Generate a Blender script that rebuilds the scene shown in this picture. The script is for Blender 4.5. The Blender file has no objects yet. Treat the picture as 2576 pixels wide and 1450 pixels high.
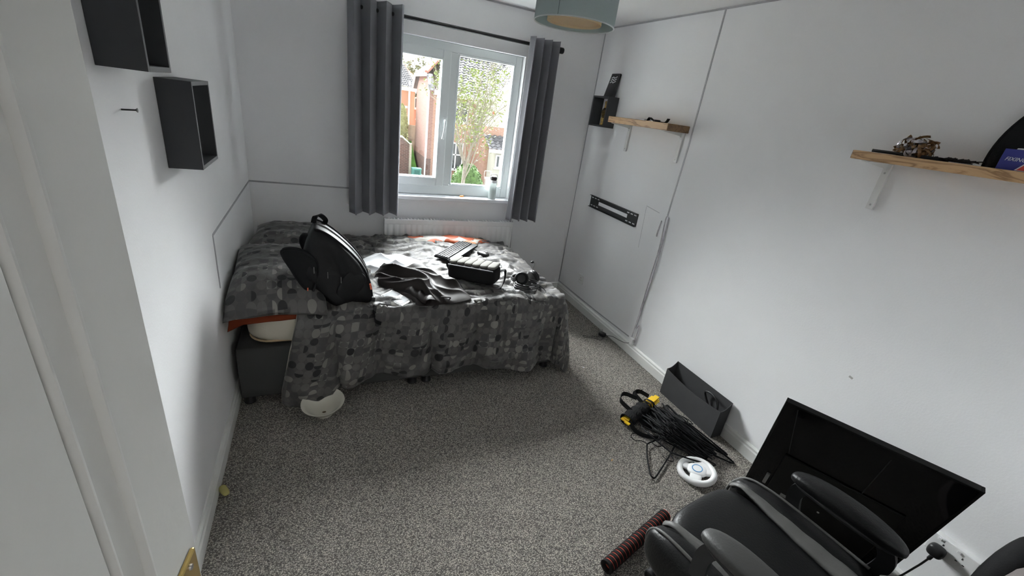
import bpy, bmesh, math, random
from mathutils import Vector, Matrix, noise, Euler
PI = math.pi
C = bpy.context.collection
SC = bpy.context.scene
random.seed(7)
RW, RH = 2.70, 2.40                     # room width and ceiling height; back wall at y=0, room towards -y
FY = -3.75                              # front wall (door wall)

# ------------------------------------------------------------------ camera, light, exposure
cd = bpy.data.cameras.new('camera'); cam = bpy.data.objects.new('camera', cd); C.objects.link(cam)
cd.sensor_width = 36.0; cd.lens = 36.0 * 1075.287 / 2576.0; cd.clip_start = 0.02; cd.clip_end = 400
_r = [(0.915917328, -0.379122087, 0.131764529), (-0.037048704, -0.406747065, -0.912789252), (0.399653401, 0.831157788, -0.386592667)]
_m = Matrix(((_r[0][0], -_r[1][0], -_r[2][0]), (_r[0][1], -_r[1][1], -_r[2][1]), (_r[0][2], -_r[1][2], -_r[2][2]))).to_4x4()
_m.translation = Vector((0.47121459, -3.55095683, 1.69318362))
cam.matrix_world = _m
SC.camera = cam
SC.view_settings.view_transform = 'Standard'; SC.view_settings.look = 'None'
SC.view_settings.gamma = 1.0; SC.view_settings.use_curve_mapping = False
SC.view_settings.exposure = 0.76
SC.cycles.use_denoising = True
SC.cycles.max_bounces = 12; SC.cycles.diffuse_bounces = 9; SC.cycles.transparent_max_bounces = 16
SC.cycles.caustics_reflective = False; SC.cycles.caustics_refractive = False

W = bpy.data.worlds.new('overcast_sky'); SC.world = W; W.use_nodes = True
bg = W.node_tree.nodes['Background']; bg.inputs[0].default_value = (0.90, 0.95, 1.0, 1); bg.inputs[1].default_value = 1.9

def area_light(name, loc, size, power, color, target):
    l = bpy.data.lights.new(name, 'AREA'); l.shape = 'RECTANGLE'; l.size, l.size_y = size; l.energy = power; l.color = color
    o = bpy.data.objects.new(name, l); C.objects.link(o); o.location = loc
    o.rotation_euler = (Vector(target) - Vector(loc)).to_track_quat('-Z', 'Y').to_euler()
    return o
portal = area_light('window_portal', (1.445, 0.20, 1.5), (1.25, 1.25), 1, (1, 1, 1), (1.445, -3, 1.5))
portal.data.cycles.is_portal = True
# sun behind thin cloud, beyond the roofs across the street: a broad soft source
sl_ = bpy.data.lights.new('hazy_sun', 'SUN'); sl_.energy = 61.0; sl_.angle = math.radians(73); sl_.color = (0.97, 0.985, 1.0)
so_ = bpy.data.objects.new('hazy_sun', sl_); C.objects.link(so_); so_.location = (3, 8, 9)
so_.rotation_euler = Vector((-0.11, -0.84, -0.53)).to_track_quat('-Z', 'Y').to_euler()
# added fill light on the unseen landing, brightening the room through the doorway
area_light('landing_fill', (0.75, -4.55, 2.3), (0.5, 0.5), 3.5, (1.0, 0.96, 0.90), (0.9, -3.0, 0.3))

# ------------------------------------------------------------------ materials
def mat(name, col, rough=0.6, metal=0.0, var=0.0, vscale=12.0, bump=0.0, bscale=60.0, spec=0.5, sheen=0.0, emit=None, coat=0.0):
    m = bpy.data.materials.new(name); m.use_nodes = True; nt = m.node_tree; N = nt.nodes; L = nt.links
    b = N['Principled BSDF']
    b.inputs['Base Color'].default_value = (*col, 1); b.inputs['Roughness'].default_value = rough; b.inputs['Metallic'].default_value = metal
    b.inputs['Specular IOR Level'].default_value = spec; b.inputs['Sheen Weight'].default_value = sheen; b.inputs['Coat Weight'].default_value = coat
    tc = N.new('ShaderNodeTexCoord')
    if var > 0:
        n = N.new('ShaderNodeTexNoise'); n.inputs['Scale'].default_value = vscale; n.inputs['Detail'].default_value = 4
        L.new(tc.outputs['Object'], n.inputs['Vector'])
        r = N.new('ShaderNodeValToRGB'); r.color_ramp.elements[0].position = 0.3; r.color_ramp.elements[1].position = 0.7
        r.color_ramp.elements[0].color = (*[max(0, c * (1 - var)) for c in col], 1); r.color_ramp.elements[1].color = (*[min(1, c * (1 + var)) for c in col], 1)
        L.new(n.outputs['Fac'], r.inputs['Fac']); L.new(r.outputs['Color'], b.inputs['Base Color'])
    if bump > 0:
        n2 = N.new('ShaderNodeTexNoise'); n2.inputs['Scale'].default_value = bscale; n2.inputs['Detail'].default_value = 3
        L.new(tc.outputs['Object'], n2.inputs['Vector'])
        bp = N.new('ShaderNodeBump'); bp.inputs['Strength'].default_value = bump; bp.inputs['Distance'].default_value = 0.004
        L.new(n2.outputs['Fac'], bp.inputs['Height']); L.new(bp.outputs['Normal'], b.inputs['Normal'])
    return m

def nodes_of(m):
    return m.node_tree.nodes, m.node_tree.links, m.node_tree.nodes['Principled BSDF']

def mth(N, L, op, a, b=None):
    n = N.new('ShaderNodeMath'); n.operation = op
    for i, v in enumerate((a, b)):
        if v is None: continue
        if isinstance(v, (int, float)): n.inputs[i].default_value = v
        else: L.new(v, n.inputs[i])
    return n.outputs[0]

def carpet_mat():
    m = mat('loop_pile_carpet', (0.09, 0.09, 0.09), 0.95, spec=0.15); N, L, b = nodes_of(m)
    tc = N.new('ShaderNodeTexCoord'); mp = N.new('ShaderNodeMapping'); L.new(tc.outputs['Object'], mp.inputs['Vector'])
    mp.inputs['Rotation'].default_value = (0, 0, 0.12); mp.inputs['Scale'].default_value = (1.0, 1.45, 1.0)
    v = N.new('ShaderNodeTexVoronoi'); v.inputs['Scale'].default_value = 165; v.inputs['Randomness'].default_value = 0.72
    L.new(mp.outputs['Vector'], v.inputs['Vector'])
    r = N.new('ShaderNodeValToRGB'); e = r.color_ramp.elements
    e[0].position = 0.0; e[0].color = (0.78, 0.73, 0.65, 1); e[1].position = 0.66; e[1].color = (0.125, 0.118, 0.11, 1)
    x = e.new(0.33); x.color = (0.44, 0.413, 0.375, 1)
    L.new(v.outputs['Distance'], r.inputs['Fac'])
    w = N.new('ShaderNodeTexWhiteNoise'); L.new(v.outputs['Position'], w.inputs['Vector'])
    mx = N.new('ShaderNodeMix'); mx.data_type = 'RGBA'; mx.blend_type = 'MULTIPLY'; mx.inputs['Factor'].default_value = 1
    r2 = N.new('ShaderNodeValToRGB'); r2.color_ramp.elements[0].color = (0.62, 0.62, 0.63, 1); r2.color_ramp.elements[1].color = (1.15, 1.12, 1.08, 1)
    L.new(w.outputs['Value'], r2.inputs['Fac']); L.new(r.outputs['Color'], mx.inputs['A']); L.new(r2.outputs['Color'], mx.inputs['B'])
    L.new(mx.outputs['Result'], b.inputs['Base Color'])
    bp = N.new('ShaderNodeBump'); bp.inputs['Strength'].default_value = 0.8; bp.inputs['Distance'].default_value = 0.005; bp.invert = True
    L.new(v.outputs['Distance'], bp.inputs['Height']); L.new(bp.outputs['Normal'], b.inputs['Normal'])
    return m

def circle_fabric(name, cols, pitch, bgcol, star, rough=0.45):
    """printed cotton: rows of touching circles, some split in two tones, from the UV map in metres"""
    m = mat(name, bgcol, rough, spec=0.28, sheen=0.1); N, L, b = nodes_of(m)
    uv = N.new('ShaderNodeUVMap'); sc = N.new('ShaderNodeVectorMath'); sc.operation = 'SCALE'; sc.inputs['Scale'].default_value = 1.0 / pitch
    L.new(uv.outputs['UV'], sc.inputs[0])
    fl = N.new('ShaderNodeVectorMath'); fl.operation = 'FLOOR'; L.new(sc.outputs[0], fl.inputs[0])
    fr = N.new('ShaderNodeVectorMath'); fr.operation = 'FRACTION'; L.new(sc.outputs[0], fr.inputs[0])
    ce = N.new('ShaderNodeVectorMath'); ce.operation = 'SUBTRACT'; L.new(fr.outputs[0], ce.inputs[0]); ce.inputs[1].default_value = (0.5, 0.5, 0)
    ln = N.new('ShaderNodeVectorMath'); ln.operation = 'LENGTH'; L.new(ce.outputs[0], ln.inputs[0])
    sp = N.new('ShaderNodeSeparateXYZ'); L.new(ce.outputs[0], sp.inputs[0])
    def wn(off):
        a = N.new('ShaderNodeVectorMath'); a.operation = 'ADD'; L.new(fl.outputs[0], a.inputs[0]); a.inputs[1].default_value = off
        w = N.new('ShaderNodeTexWhiteNoise'); w.noise_dimensions = '3D'; L.new(a.outputs[0], w.inputs['Vector']); return w.outputs['Value']
    def ramp(fac):
        r = N.new('ShaderNodeValToRGB'); r.color_ramp.interpolation = 'CONSTANT'; e = r.color_ramp.elements
        e[0].position = 0; e[0].color = (*cols[0][1], 1); e[1].position = cols[1][0]; e[1].color = (*cols[1][1], 1)
        for p, c in cols[2:]:
            x = e.new(p); x.color = (*c, 1)
        L.new(fac, r.inputs['Fac']); return r.outputs['Color']
    def mix(f, a, bb):
        x = N.new('ShaderNodeMix'); x.data_type = 'RGBA'
        L.new(f, x.inputs['Factor'])
        for s, v in (('A', a), ('B', bb)):
            if isinstance(v, tuple): x.inputs[s].default_value = (*v, 1)
            else: L.new(v, x.inputs[s])
        return x.outputs['Result']
    ca, cb = ramp(wn((0.3, 0.2, 1.7))), ramp(wn((0.3, 0.2, 8.3)))
    hx = mth(N, L, 'GREATER_THAN', sp.outputs['X'], 0.0); hy = mth(N, L, 'GREATER_THAN', sp.outputs['Y'], 0.0)
    pick = mth(N, L, 'GREATER_THAN', wn((0.1, 0.6, 3.1)), 0.5)
    h = mth(N, L, 'ADD', mth(N, L, 'MULTIPLY', hx, pick), mth(N, L, 'MULTIPLY', hy, mth(N, L, 'SUBTRACT', 1.0, pick)))
    split = mth(N, L, 'LESS_THAN', wn((0.7, 0.1, 5.5)), 0.6)
    cc = mix(mth(N, L, 'MULTIPLY', h, split), ca, cb)
    inside = mth(N, L, 'LESS_THAN', ln.outputs['Value'], 0.49)
    stars = mth(N, L, 'LESS_THAN', wn((0.9, 0.4, 2.2)), 0.12)
    bgc = mix(stars, bgcol, star)
    L.new(mix(inside, bgc, cc), b.inputs['Base Color'])
    tc = N.new('ShaderNodeTexCoord'); n2 = N.new('ShaderNodeTexNoise'); n2.inputs['Scale'].default_value = 30; n2.inputs['Detail'].default_value = 5
    L.new(tc.outputs['Object'], n2.inputs['Vector']); bp = N.new('ShaderNodeBump'); bp.inputs['Strength'].default_value = 0.5; bp.inputs['Distance'].default_value = 0.008
    L.new(n2.outputs['Fac'], bp.inputs['Height']); L.new(bp.outputs['Normal'], b.inputs['Normal'])
    return m

def wood_mat(name, c1, c2):
    m = mat(name, c1, 0.45); N, L, b = nodes_of(m)
    tc = N.new('ShaderNodeTexCoord'); mp = N.new('ShaderNodeMapping'); mp.inputs['Scale'].default_value = (6, 1.1, 9); L.new(tc.outputs['Object'], mp.inputs['Vector'])
    n = N.new('ShaderNodeTexNoise'); n.inputs['Scale'].default_value = 3.2; n.inputs['Detail'].default_value = 5; n.inputs['Distortion'].default_value = 1.3
    L.new(mp.outputs['Vector'], n.inputs['Vector'])
    w = mth(N, L, 'SINE', mth(N, L, 'MULTIPLY', n.outputs['Fac'], 26.0)); w = mth(N, L, 'MULTIPLY', mth(N, L, 'ADD', w, 1.0), 0.5)
    w = mth(N, L, 'POWER', w, 4.0)
    r = N.new('ShaderNodeMix'); r.data_type = 'RGBA'; r.inputs['A'].default_value = (*c1, 1); r.inputs['B'].default_value = (*c2, 1)
    L.new(w, r.inputs['Factor']); L.new(r.outputs['Result'], b.inputs['Base Color'])
    return m

def brick_mat(name, c1, c2, mortar):
    m = mat(name, c1, 0.9, spec=0.2); N, L, b = nodes_of(m)
    tc = N.new('ShaderNodeTexCoord'); sp = N.new('ShaderNodeSeparateXYZ'); L.new(tc.outputs['Object'], sp.inputs[0])
    cb = N.new('ShaderNodeCombineXYZ'); L.new(mth(N, L, 'ADD', sp.outputs['X'], sp.outputs['Y']), cb.inputs[0]); L.new(sp.outputs['Z'], cb.inputs[1])
    t = N.new('ShaderNodeTexBrick'); t.inputs['Scale'].default_value = 1.0; t.inputs['Brick Width'].default_value = 0.225; t.inputs['Row Height'].default_value = 0.075
    t.inputs['Mortar Size'].default_value = 0.008
    t.inputs['Color1'].default_value = (*c1, 1); t.inputs['Color2'].default_value = (*c2, 1); t.inputs['Mortar'].default_value = (*mortar, 1)
    L.new(cb.outputs[0], t.inputs['Vector']); L.new(t.outputs['Color'], b.inputs['Base Color'])
    return m

def glass_mat(name, tint=(1, 1, 1), refl=0.06):
    m = bpy.data.materials.new(name); m.use_nodes = True; N = m.node_tree.nodes; L = m.node_tree.links; N.clear()
    o = N.new('ShaderNodeOutputMaterial'); t = N.new('ShaderNodeBsdfTransparent'); t.inputs[0].default_value = (*tint, 1)
    g = N.new('ShaderNodeBsdfGlossy'); g.inputs['Roughness'].default_value = 0.02; mx = N.new('ShaderNodeMixShader'); mx.inputs[0].default_value = refl
    L.new(t.outputs[0], mx.inputs[1]); L.new(g.outputs[0], mx.inputs[2]); L.new(mx.outputs[0], o.inputs[0]); return m

WALL = mat('painted_plaster', (0.855, 0.855, 0.865), 0.75, spec=0.25, var=0.015, vscale=3, bump=0.12, bscale=120)
CEIL = mat('ceiling_paint', (0.87, 0.87, 0.87), 0.9, spec=0.1, bump=0.1, bscale=80)
SKIRT = mat('white_gloss_paint', (0.72, 0.72, 0.70), 0.35, var=0.02, vscale=5)
DOORW = mat('door_white_paint', (0.66, 0.66, 0.64), 0.4, bump=0.15, bscale=45)
UPVC = mat('white_upvc', (0.80, 0.84, 0.84), 0.3)
CARPET = carpet_mat()
BLACKP = mat('black_plastic', (0.012, 0.012, 0.013), 0.42, var=0.1)
BLACKM = mat('black_matt_fabric', (0.014, 0.014, 0.015), 0.85, spec=0.2, bump=0.3, bscale=220)
LEATHER = mat('black_faux_leather', (0.0055, 0.0055, 0.006), 0.42, spec=0.28, bump=0.25, bscale=160)
GREYL = mat('grey_faux_leather', (0.085, 0.084, 0.080), 0.55, bump=0.25, bscale=160)
ARML = mat('armrest_pad_leather', (0.042, 0.042, 0.041), 0.5, bump=0.2, bscale=160)
CURT = mat('charcoal_curtain_cloth', (0.19, 0.19, 0.21), 0.9, spec=0.15, sheen=0.2, bump=0.25, bscale=260)
BOXG = mat('dark_grey_laminate', (0.040, 0.041, 0.044), 0.6, var=0.05)
STORE = mat('dark_grey_card', (0.055, 0.055, 0.057), 0.85, spec=0.2, var=0.06)
RAD = mat('radiator_enamel', (0.80, 0.80, 0.80), 0.35)
METG = mat('grey_steel', (0.45, 0.45, 0.46), 0.35, 0.9)
CHROME = mat('chrome', (0.8, 0.8, 0.8), 0.12, 1.0)
BRASS = mat('polished_brass', (0.80, 0.58, 0.22), 0.22, 1.0)
GOLD = mat('antique_gold', (0.50, 0.33, 0.10), 0.35, 0.8, var=0.5, vscale=70)
WHITEP = mat('white_plastic', (0.82, 0.82, 0.82), 0.35)
STRIPM = mat('light_strip_grey', (0.40, 0.395, 0.42), 0.5, var=0.12, vscale=9)
DIVAN = mat('divan_grey_cloth', (0.060, 0.060, 0.058), 0.9, spec=0.2, bump=0.3, bscale=300)
OAK = wood_mat('oak_board', (0.52, 0.33, 0.17), (0.27, 0.15, 0.065))
OAKD = wood_mat('end_grain', (0.20, 0.115, 0.05), (0.12, 0.065, 0.03))
YELLOW = mat('yellow_plastic', (0.75, 0.48, 0.02), 0.45)
FOAMB = mat('black_foam', (0.014, 0.012, 0.012), 0.9, spec=0.2)
REDF = mat('red_foam', (0.55, 0.07, 0.04), 0.8)
CREAM = mat('cream_mattress_cloth', (0.55, 0.51, 0.42), 0.9, spec=0.15, bump=0.2, bscale=90)
ORANGE = mat('orange_cotton', (0.17, 0.034, 0.013), 0.85, spec=0.2, var=0.1)
CERAM = mat('cream_ceramic', (0.62, 0.60, 0.52), 0.25, var=0.05, vscale=6)
SHIRT = mat('white_cotton', (0.70, 0.71, 0.73), 0.9, spec=0.2)
JACK = mat('dark_brown_satin', (0.020, 0.015, 0.014), 0.55, spec=0.35)
BEIGEQ = mat('beige_quilted_nylon', (0.17, 0.165, 0.15), 0.85, spec=0.15)
BLUE = mat('blue_card', (0.02, 0.025, 0.22), 0.5)
PAPERW = mat('white_print', (0.75, 0.75, 0.78), 0.6)
REDP = mat('red_print', (0.55, 0.05, 0.04), 0.6)
def shade_cloth(name, col, tr):
    m = mat(name, col, 0.85, spec=0.2, bump=0.15, bscale=300); N, L, b = nodes_of(m)
    t = N.new('ShaderNodeBsdfTranslucent'); t.inputs[0].default_value = (*col, 1); mx = N.new('ShaderNodeMixShader'); mx.inputs[0].default_value = tr
    L.new(b.outputs[0], mx.inputs[1]); L.new(t.outputs[0], mx.inputs[2]); L.new(mx.outputs[0], N['Material Output'].inputs[0]); return m
TEAL = shade_cloth('duck_egg_shade_cloth', (0.50, 0.58, 0.58), 0.4)
BEIGE = shade_cloth('cream_inner_shade', (0.80, 0.66, 0.46), 0.5)
GLASS = glass_mat('window_glass', (0.97, 0.985, 0.98), 0.05)
TVB = mat('black_bezel_plastic', (0.004, 0.004, 0.004), 0.5, spec=0.2)
SCREEN = mat('glossy_black_screen', (0.003, 0.003, 0.0035), 0.07, spec=0.16)
DUVET = circle_fabric('grey_circle_print', [(0, (0.105, 0.100, 0.096)), (0.34, (0.070, 0.067, 0.067)), (0.62, (0.024, 0.023, 0.024)), (0.73, (0.115, 0.11, 0.105)), (0.885, (0.20, 0.19, 0.175))], 0.0455, (0.082, 0.078, 0.075), (0.17, 0.165, 0.155), 0.5)
DUVETR = circle_fabric('orange_circle_print', [(0, (0.45, 0.09, 0.03)), (0.35, (0.50, 0.24, 0.12)), (0.6, (0.60, 0.58, 0.54)), (0.8, (0.55, 0.12, 0.05))], 0.16, (0.55, 0.53, 0.49), (0.55, 0.53, 0.49))

# stains on the mattress
def stain():
    N, L, b = nodes_of(CREAM)
    tc = N.new('ShaderNodeTexCoord'); n = N.new('ShaderNodeTexNoise'); n.inputs['Scale'].default_value = 5.5; L.new(tc.outputs['Object'], n.inputs['Vector'])
    r = N.new('ShaderNodeValToRGB'); r.color_ramp.elements[0].position = 0.53; r.color_ramp.elements[0].color = (0.58, 0.54, 0.45, 1)
    r.color_ramp.elements[1].position = 0.60; r.color_ramp.elements[1].color = (0.46, 0.34, 0.20, 1)
    L.new(n.outputs['Fac'], r.inputs['Fac']); L.new(r.outputs['Color'], b.inputs['Base Color'])
stain()

# ------------------------------------------------------------------ mesh helpers
class MB:
    def __init__(s): s.v = []; s.f = []; s.uv = None
    def add(s, vs, fs):
        o = len(s.v); s.v += [tuple(v) for v in vs]; s.f += [tuple(i + o for i in f) for f in fs]; return s
    def box(s, a, b, bev=0.0, mtx=None, seg=2):
        bm = bmesh.new(); bmesh.ops.create_cube(bm, size=1)
        c = [(a[i] + b[i]) / 2 for i in range(3)]; d = [abs(b[i] - a[i]) for i in range(3)]
        for v in bm.verts: v.co = Vector((c[0] + v.co.x * d[0], c[1] + v.co.y * d[1], c[2] + v.co.z * d[2]))
        if bev > 0: bmesh.ops.bevel(bm, geom=bm.edges[:], offset=min(bev, min(d) * 0.49), segments=seg, profile=0.5, affect='EDGES')
        if mtx is not None: bm.transform(mtx)
        bm.verts.index_update(); s.add([v.co for v in bm.verts], [[v.index for v in f.verts] for f in bm.faces]); bm.free(); return s
    def tube(s, pts, r, n=10, cap=True, closed=False):
        P = [Vector(p) for p in pts]; k = len(P); rs = r if isinstance(r, (list, tuple)) else [r] * k
        o = len(s.v); up = None
        for i in range(k):
            if closed: t = P[(i + 1) % k] - P[i - 1]
            else: t = P[min(i + 1, k - 1)] - P[max(i - 1, 0)]
            t.normalize()
            if up is None: up = t.orthogonal().normalized()
            up = up - t * up.dot(t)
            up = up.normalized() if up.length > 1e-6 else t.orthogonal().normalized()
            w = t.cross(up)
            for j in range(n):
                a = 2 * PI * j / n; s.v.append(tuple(P[i] + (up * math.cos(a) + w * math.sin(a)) * rs[i]))
        for i in range(k if closed else k - 1):
            for j in range(n):
                a = o + i * n + j; b = o + i * n + (j + 1) % n; i2 = (i + 1) % k
                s.f.append((a, b, o + i2 * n + (j + 1) % n, o + i2 * n + j))
        if cap and not closed:
            s.f.append(tuple(o + j for j in range(n))[::-1]); s.f.append(tuple(o + (k - 1) * n + j for j in range(n)))
        return s
    def ribbon(s, pts, wdir, w, t):
        """flat strap along pts; wdir = width direction, t thickness"""
        o = len(s.v); P = [Vector(p) for p in pts]; k = len(P)
        for i in range(k):
            T = (P[min(i + 1, k - 1)] - P[max(i - 1, 0)]).normalized(); d = Vector(wdir[i] if isinstance(wdir, list) else wdir); d = (d - T * d.dot(T)).normalized(); nn = T.cross(d)
            for a, b in ((-1, -1), (1, -1), (1, 1), (-1, 1)): s.v.append(tuple(P[i] + d * a * w / 2 + nn * b * t / 2))
        for i in range(k - 1):
            for j in range(4):
                a = o + i * 4 + j; b = o + i * 4 + (j + 1) % 4; s.f.append((a, b, b + 4, a + 4))
        s.f.append((o + 3, o + 2, o + 1, o)); e = o + (k - 1) * 4; s.f.append((e, e + 1, e + 2, e + 3)); return s
    def lathe(s, prof, n=28, mtx=None):
        o = len(s.v); k = len(prof); M = mtx or Matrix.Identity(4)
        for r, z in prof:
            for j in range(n): s.v.append(tuple(M @ Vector((r * math.cos(2 * PI * j / n), r * math.sin(2 * PI * j / n), z))))
        for i in range(k - 1):
            for j in range(n): s.f.append((o + i * n + j, o + i * n + (j + 1) % n, o + (i + 1) * n + (j + 1) % n, o + (i + 1) * n + j))
        if prof[0] == prof[-1]: return s
        if prof[0][0] > 1e-5: s.f.append(tuple(o + j for j in range(n))[::-1])
        if prof[-1][0] > 1e-5: s.f.append(tuple(o + (k - 1) * n + j for j in range(n)))
        return s
    def prism(s, poly, ax, a, b):
        """polygon in the two other axes (in x,y,z order), extruded along axis ax from a to b"""
        def P(u, v, w): return {'x': (w, u, v), 'y': (u, w, v), 'z': (u, v, w)}[ax]
        n = len(poly); o = len(s.v)
        s.v += [P(u, v, a) for u, v in poly] + [P(u, v, b) for u, v in poly]
        s.f.append(tuple(range(o, o + n))); s.f.append(tuple(range(o + 2 * n - 1, o + n - 1, -1)))
        for i in range(n): s.f.append((o + i, o + n + i, o + n + (i + 1) % n, o + (i + 1) % n))
        return s
    def superbox(s, half, p=4.0, n=10, mtx=None, fn=None):
        """soft rounded block"""
        bm = bmesh.new(); bmesh.ops.create_cube(bm, size=2); bmesh.ops.subdivide_edges(bm, edges=bm.edges[:], cuts=n, use_grid_fill=True)
        for v in bm.verts:
            c = v.co; q = (abs(c.x) ** p + abs(c.y) ** p + abs(c.z) ** p) ** (1 / p); c = c / q
            c = Vector((c.x * half[0], c.y * half[1], c.z * half[2])); v.co = fn(c) if fn else c
        if mtx is not None: bm.transform(mtx)
        bm.verts.index_update(); s.add([v.co for v in bm.verts], [[v.index for v in f.verts] for f in bm.faces]); bm.free(); return s
    def grid(s, nu, nv, fn, uvfn=None, closed=False):
        o = len(s.v)
        for i in range(nu):
            for j in range(nv):
                s.v.append(tuple(fn(i / (nu - 1), j / (nv - 1))))
        for i in range(nu - 1):
            for j in range(nv - 1): s.f.append((o + i * nv + j, o + (i + 1) * nv + j, o + (i + 1) * nv + j + 1, o + i * nv + j + 1))
        if uvfn:
            s.uv = [uvfn(i / (nu - 1), j / (nv - 1)) for i in range(nu) for j in range(nv)]
        return s
    def build(s, name, m, parent=None, smooth=False, fix=True, angle=None):
        me = bpy.data.meshes.new(name); vs = s.v
        if parent is not None:
            q = world_of(parent).inverted(); vs = [tuple(q @ Vector(v)) for v in vs]
        me.from_pydata(vs, [], s.f); me.update()
        if fix:
            bm = bmesh.new(); bm.from_mesh(me); bmesh.ops.recalc_face_normals(bm, faces=bm.faces[:]); bm.to_mesh(me); bm.free()
        if s.uv:
            ul = me.uv_layers.new(name='UVMap')
            for lp in me.loops: ul.data[lp.index].uv = s.uv[lp.vertex_index]
        me.materials.append(m)
        if smooth:
            for p in me.polygons: p.use_smooth = True
        if angle is not None:
            for p in me.polygons: p.use_smooth = True
            me.set_sharp_from_angle(angle=math.radians(angle))
        o = bpy.data.objects.new(name, me); C.objects.link(o)
        if parent is not None: o.parent = parent
        return o

def world_of(o):
    m = Matrix.LocRotScale(o.location, o.rotation_euler, o.scale)
    return world_of(o.parent) @ m if o.parent else m
def tag(o, label, cat, group=None, kind=None, origin=True):
    o['label'] = label; o['category'] = cat
    if group: o['group'] = group
    if kind: o['kind'] = kind
    if origin and o.type == 'MESH' and o.location.length < 1e-9 and len(o.data.vertices):
        vs = o.data.vertices; c = Vector((sum(v.co.x for v in vs) / len(vs), sum(v.co.y for v in vs) / len(vs), min(v.co.z for v in vs)))
        o.data.transform(Matrix.Translation(-c)); o.location = c
    return o
def thing(name, label, cat, loc=(0, 0, 0), rot=(0, 0, 0), group=None):
    o = bpy.data.objects.new(name, None); C.objects.link(o); o.location = loc; o.rotation_euler = rot; o.empty_display_size = 0.05
    o['label'] = label; o['category'] = cat
    if group: o['group'] = group
    return o
def struct(name, mb, m, parent=None, **k):
    o = mb.build(name, m, parent, **k)
    if parent is None: o['kind'] = 'structure'
    return o
def copy_thing(t, loc, rot, label=None):
    r = t.copy(); C.objects.link(r); r.location = loc; r.rotation_euler = rot
    if label: r['label'] = label
    for ch in list(t.children):
        c = ch.copy(); C.objects.link(c); c.parent = r
        for g in list(ch.children):
            d = g.copy(); C.objects.link(d); d.parent = c
    return r
def spline(pts, n=8, closed=False):
    P = [Vector(p) for p in pts]; k = len(P); out = []
    rng = range(k) if closed else range(k - 1)
    for i in rng:
        p0 = P[i - 1] if (i > 0 or closed) else P[0]; p1 = P[i]; p2 = P[(i + 1) % k]; p3 = P[(i + 2) % k] if (closed or i + 2 < k) else P[-1]
        for j in range(n):
            t = j / n; out.append(0.5 * ((2 * p1) + (p2 - p0) * t + (2 * p0 - 5 * p1 + 4 * p2 - p3) * t * t + (3 * p1 - p0 - 3 * p2 + p3) * t ** 3))
    if not closed: out.append(P[-1])
    return out
def axis_mtx(p, d, up=None):
    """matrix whose local Z runs along d from p"""
    q = Vector(d).to_track_quat('Z', 'Y'); return Matrix.Translation(Vector(p)) @ q.to_matrix().to_4x4()
def nz(x, y, z=0.0): return noise.noise(Vector((x, y, z)))
def ridge(x): return 1.0 - abs(x) * 2.0

# ------------------------------------------------------------------ the room
WX0, WX1, WZ0, WZ1 = 0.88, 2.01, 0.925, 2.075       # window opening
T = 0.28
struct('floor', MB().box((-0.1, FY - 1.6, -0.1), (RW + 0.1, 0.3, 0.0)), CARPET)
struct('ceiling', MB().box((-0.2, FY - 1.6, RH), (RW + 0.2, 0.3, RH + 0.1)), CEIL)
struct('wall_left', MB().box((-0.12, FY, 0), (0, 0, RH)), WALL)
wr = struct('wall_right', MB().box((RW, FY, 0), (RW + 0.12, 0, RH)), WALL)
mb = MB()
mb.box((-0.12, 0, 0), (WX0, T, RH)); mb.box((WX1, 0, 0), (RW + 0.12, T, RH)); mb.box((WX0, 0, 0), (WX1, T, WZ0 - 0.03)); mb.box((WX0, 0, WZ1), (WX1, T, RH))
struct('wall_back', mb, WALL)
mb = MB(); mb.box((-0.12, FY - 0.12, 0), (0.17, FY, RH)); mb.box((0.98, FY - 0.12, 0), (RW + 0.12, FY, RH)); mb.box((0.17, FY - 0.12, 2.02), (0.98, FY, RH))
struct('wall_front', mb, WALL)
mb = MB(); mb.box((-0.12, FY - 1.6, 0), (0, FY - 0.12, RH)); mb.box((1.6, FY - 1.6, 0), (1.7, FY - 0.12, RH)); mb.box((-0.12, FY - 1.7, 0), (1.7, FY - 1.6, RH))
struct('wall_landing', mb, WALL)
def skirt_profile(o): return [(0, 0), (o * 0.018, 0), (o * 0.018, 0.062), (o * 0.013, 0.070), (o * 0.013, 0.082), (o * 0.006, 0.091), (0, 0.091)]
struct('baseboard_left', MB().prism(skirt_profile(1), 'y', FY, 0), SKIRT)
struct('baseboard_right', MB().prism([(RW + u, z) for u, z in skirt_profile(-1)], 'y', FY, 0), SKIRT)
struct('baseboard_back', MB().prism([(u, z) for u, z in skirt_profile(-1)], 'x', 0, RW), SKIRT)
# door frame
mb = MB(); mb.box((0.98, FY - 0.13, 0), (1.04, FY + 0.015, 2.07), 0.004); mb.box((0.11, FY - 0.13, 2.0), (1.04, FY + 0.015, 2.07), 0.004)
struct('trim_1', mb, DOORW)

# pencil outlines and scuffs on the right wall
pen = mat('pencil_grey', (0.52, 0.515, 0.53), 0.8)
mk = MB()
for (y0, z0, y1, z1, w) in ((-1.02, 1.145, -1.045, 0.83, 0.003), (-1.02, 1.15, -1.17, 1.135, 0.004)):
    mk.ribbon([(RW - 0.0004, y0, z0), (RW - 0.0004, y1, z1)], (0, 1, 0.3), w, 0.0006)
mk.build('pencil_outline', pen, wr)
MB().ribbon([(RW - 0.0004, -2.655, 0.752), (RW - 0.0004, -2.672, 0.748)], (0, 0, 1), 0.010, 0.0006).build('scuff_mark', mat('scuff', (0.40, 0.39, 0.38), 0.8), wr)

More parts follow.
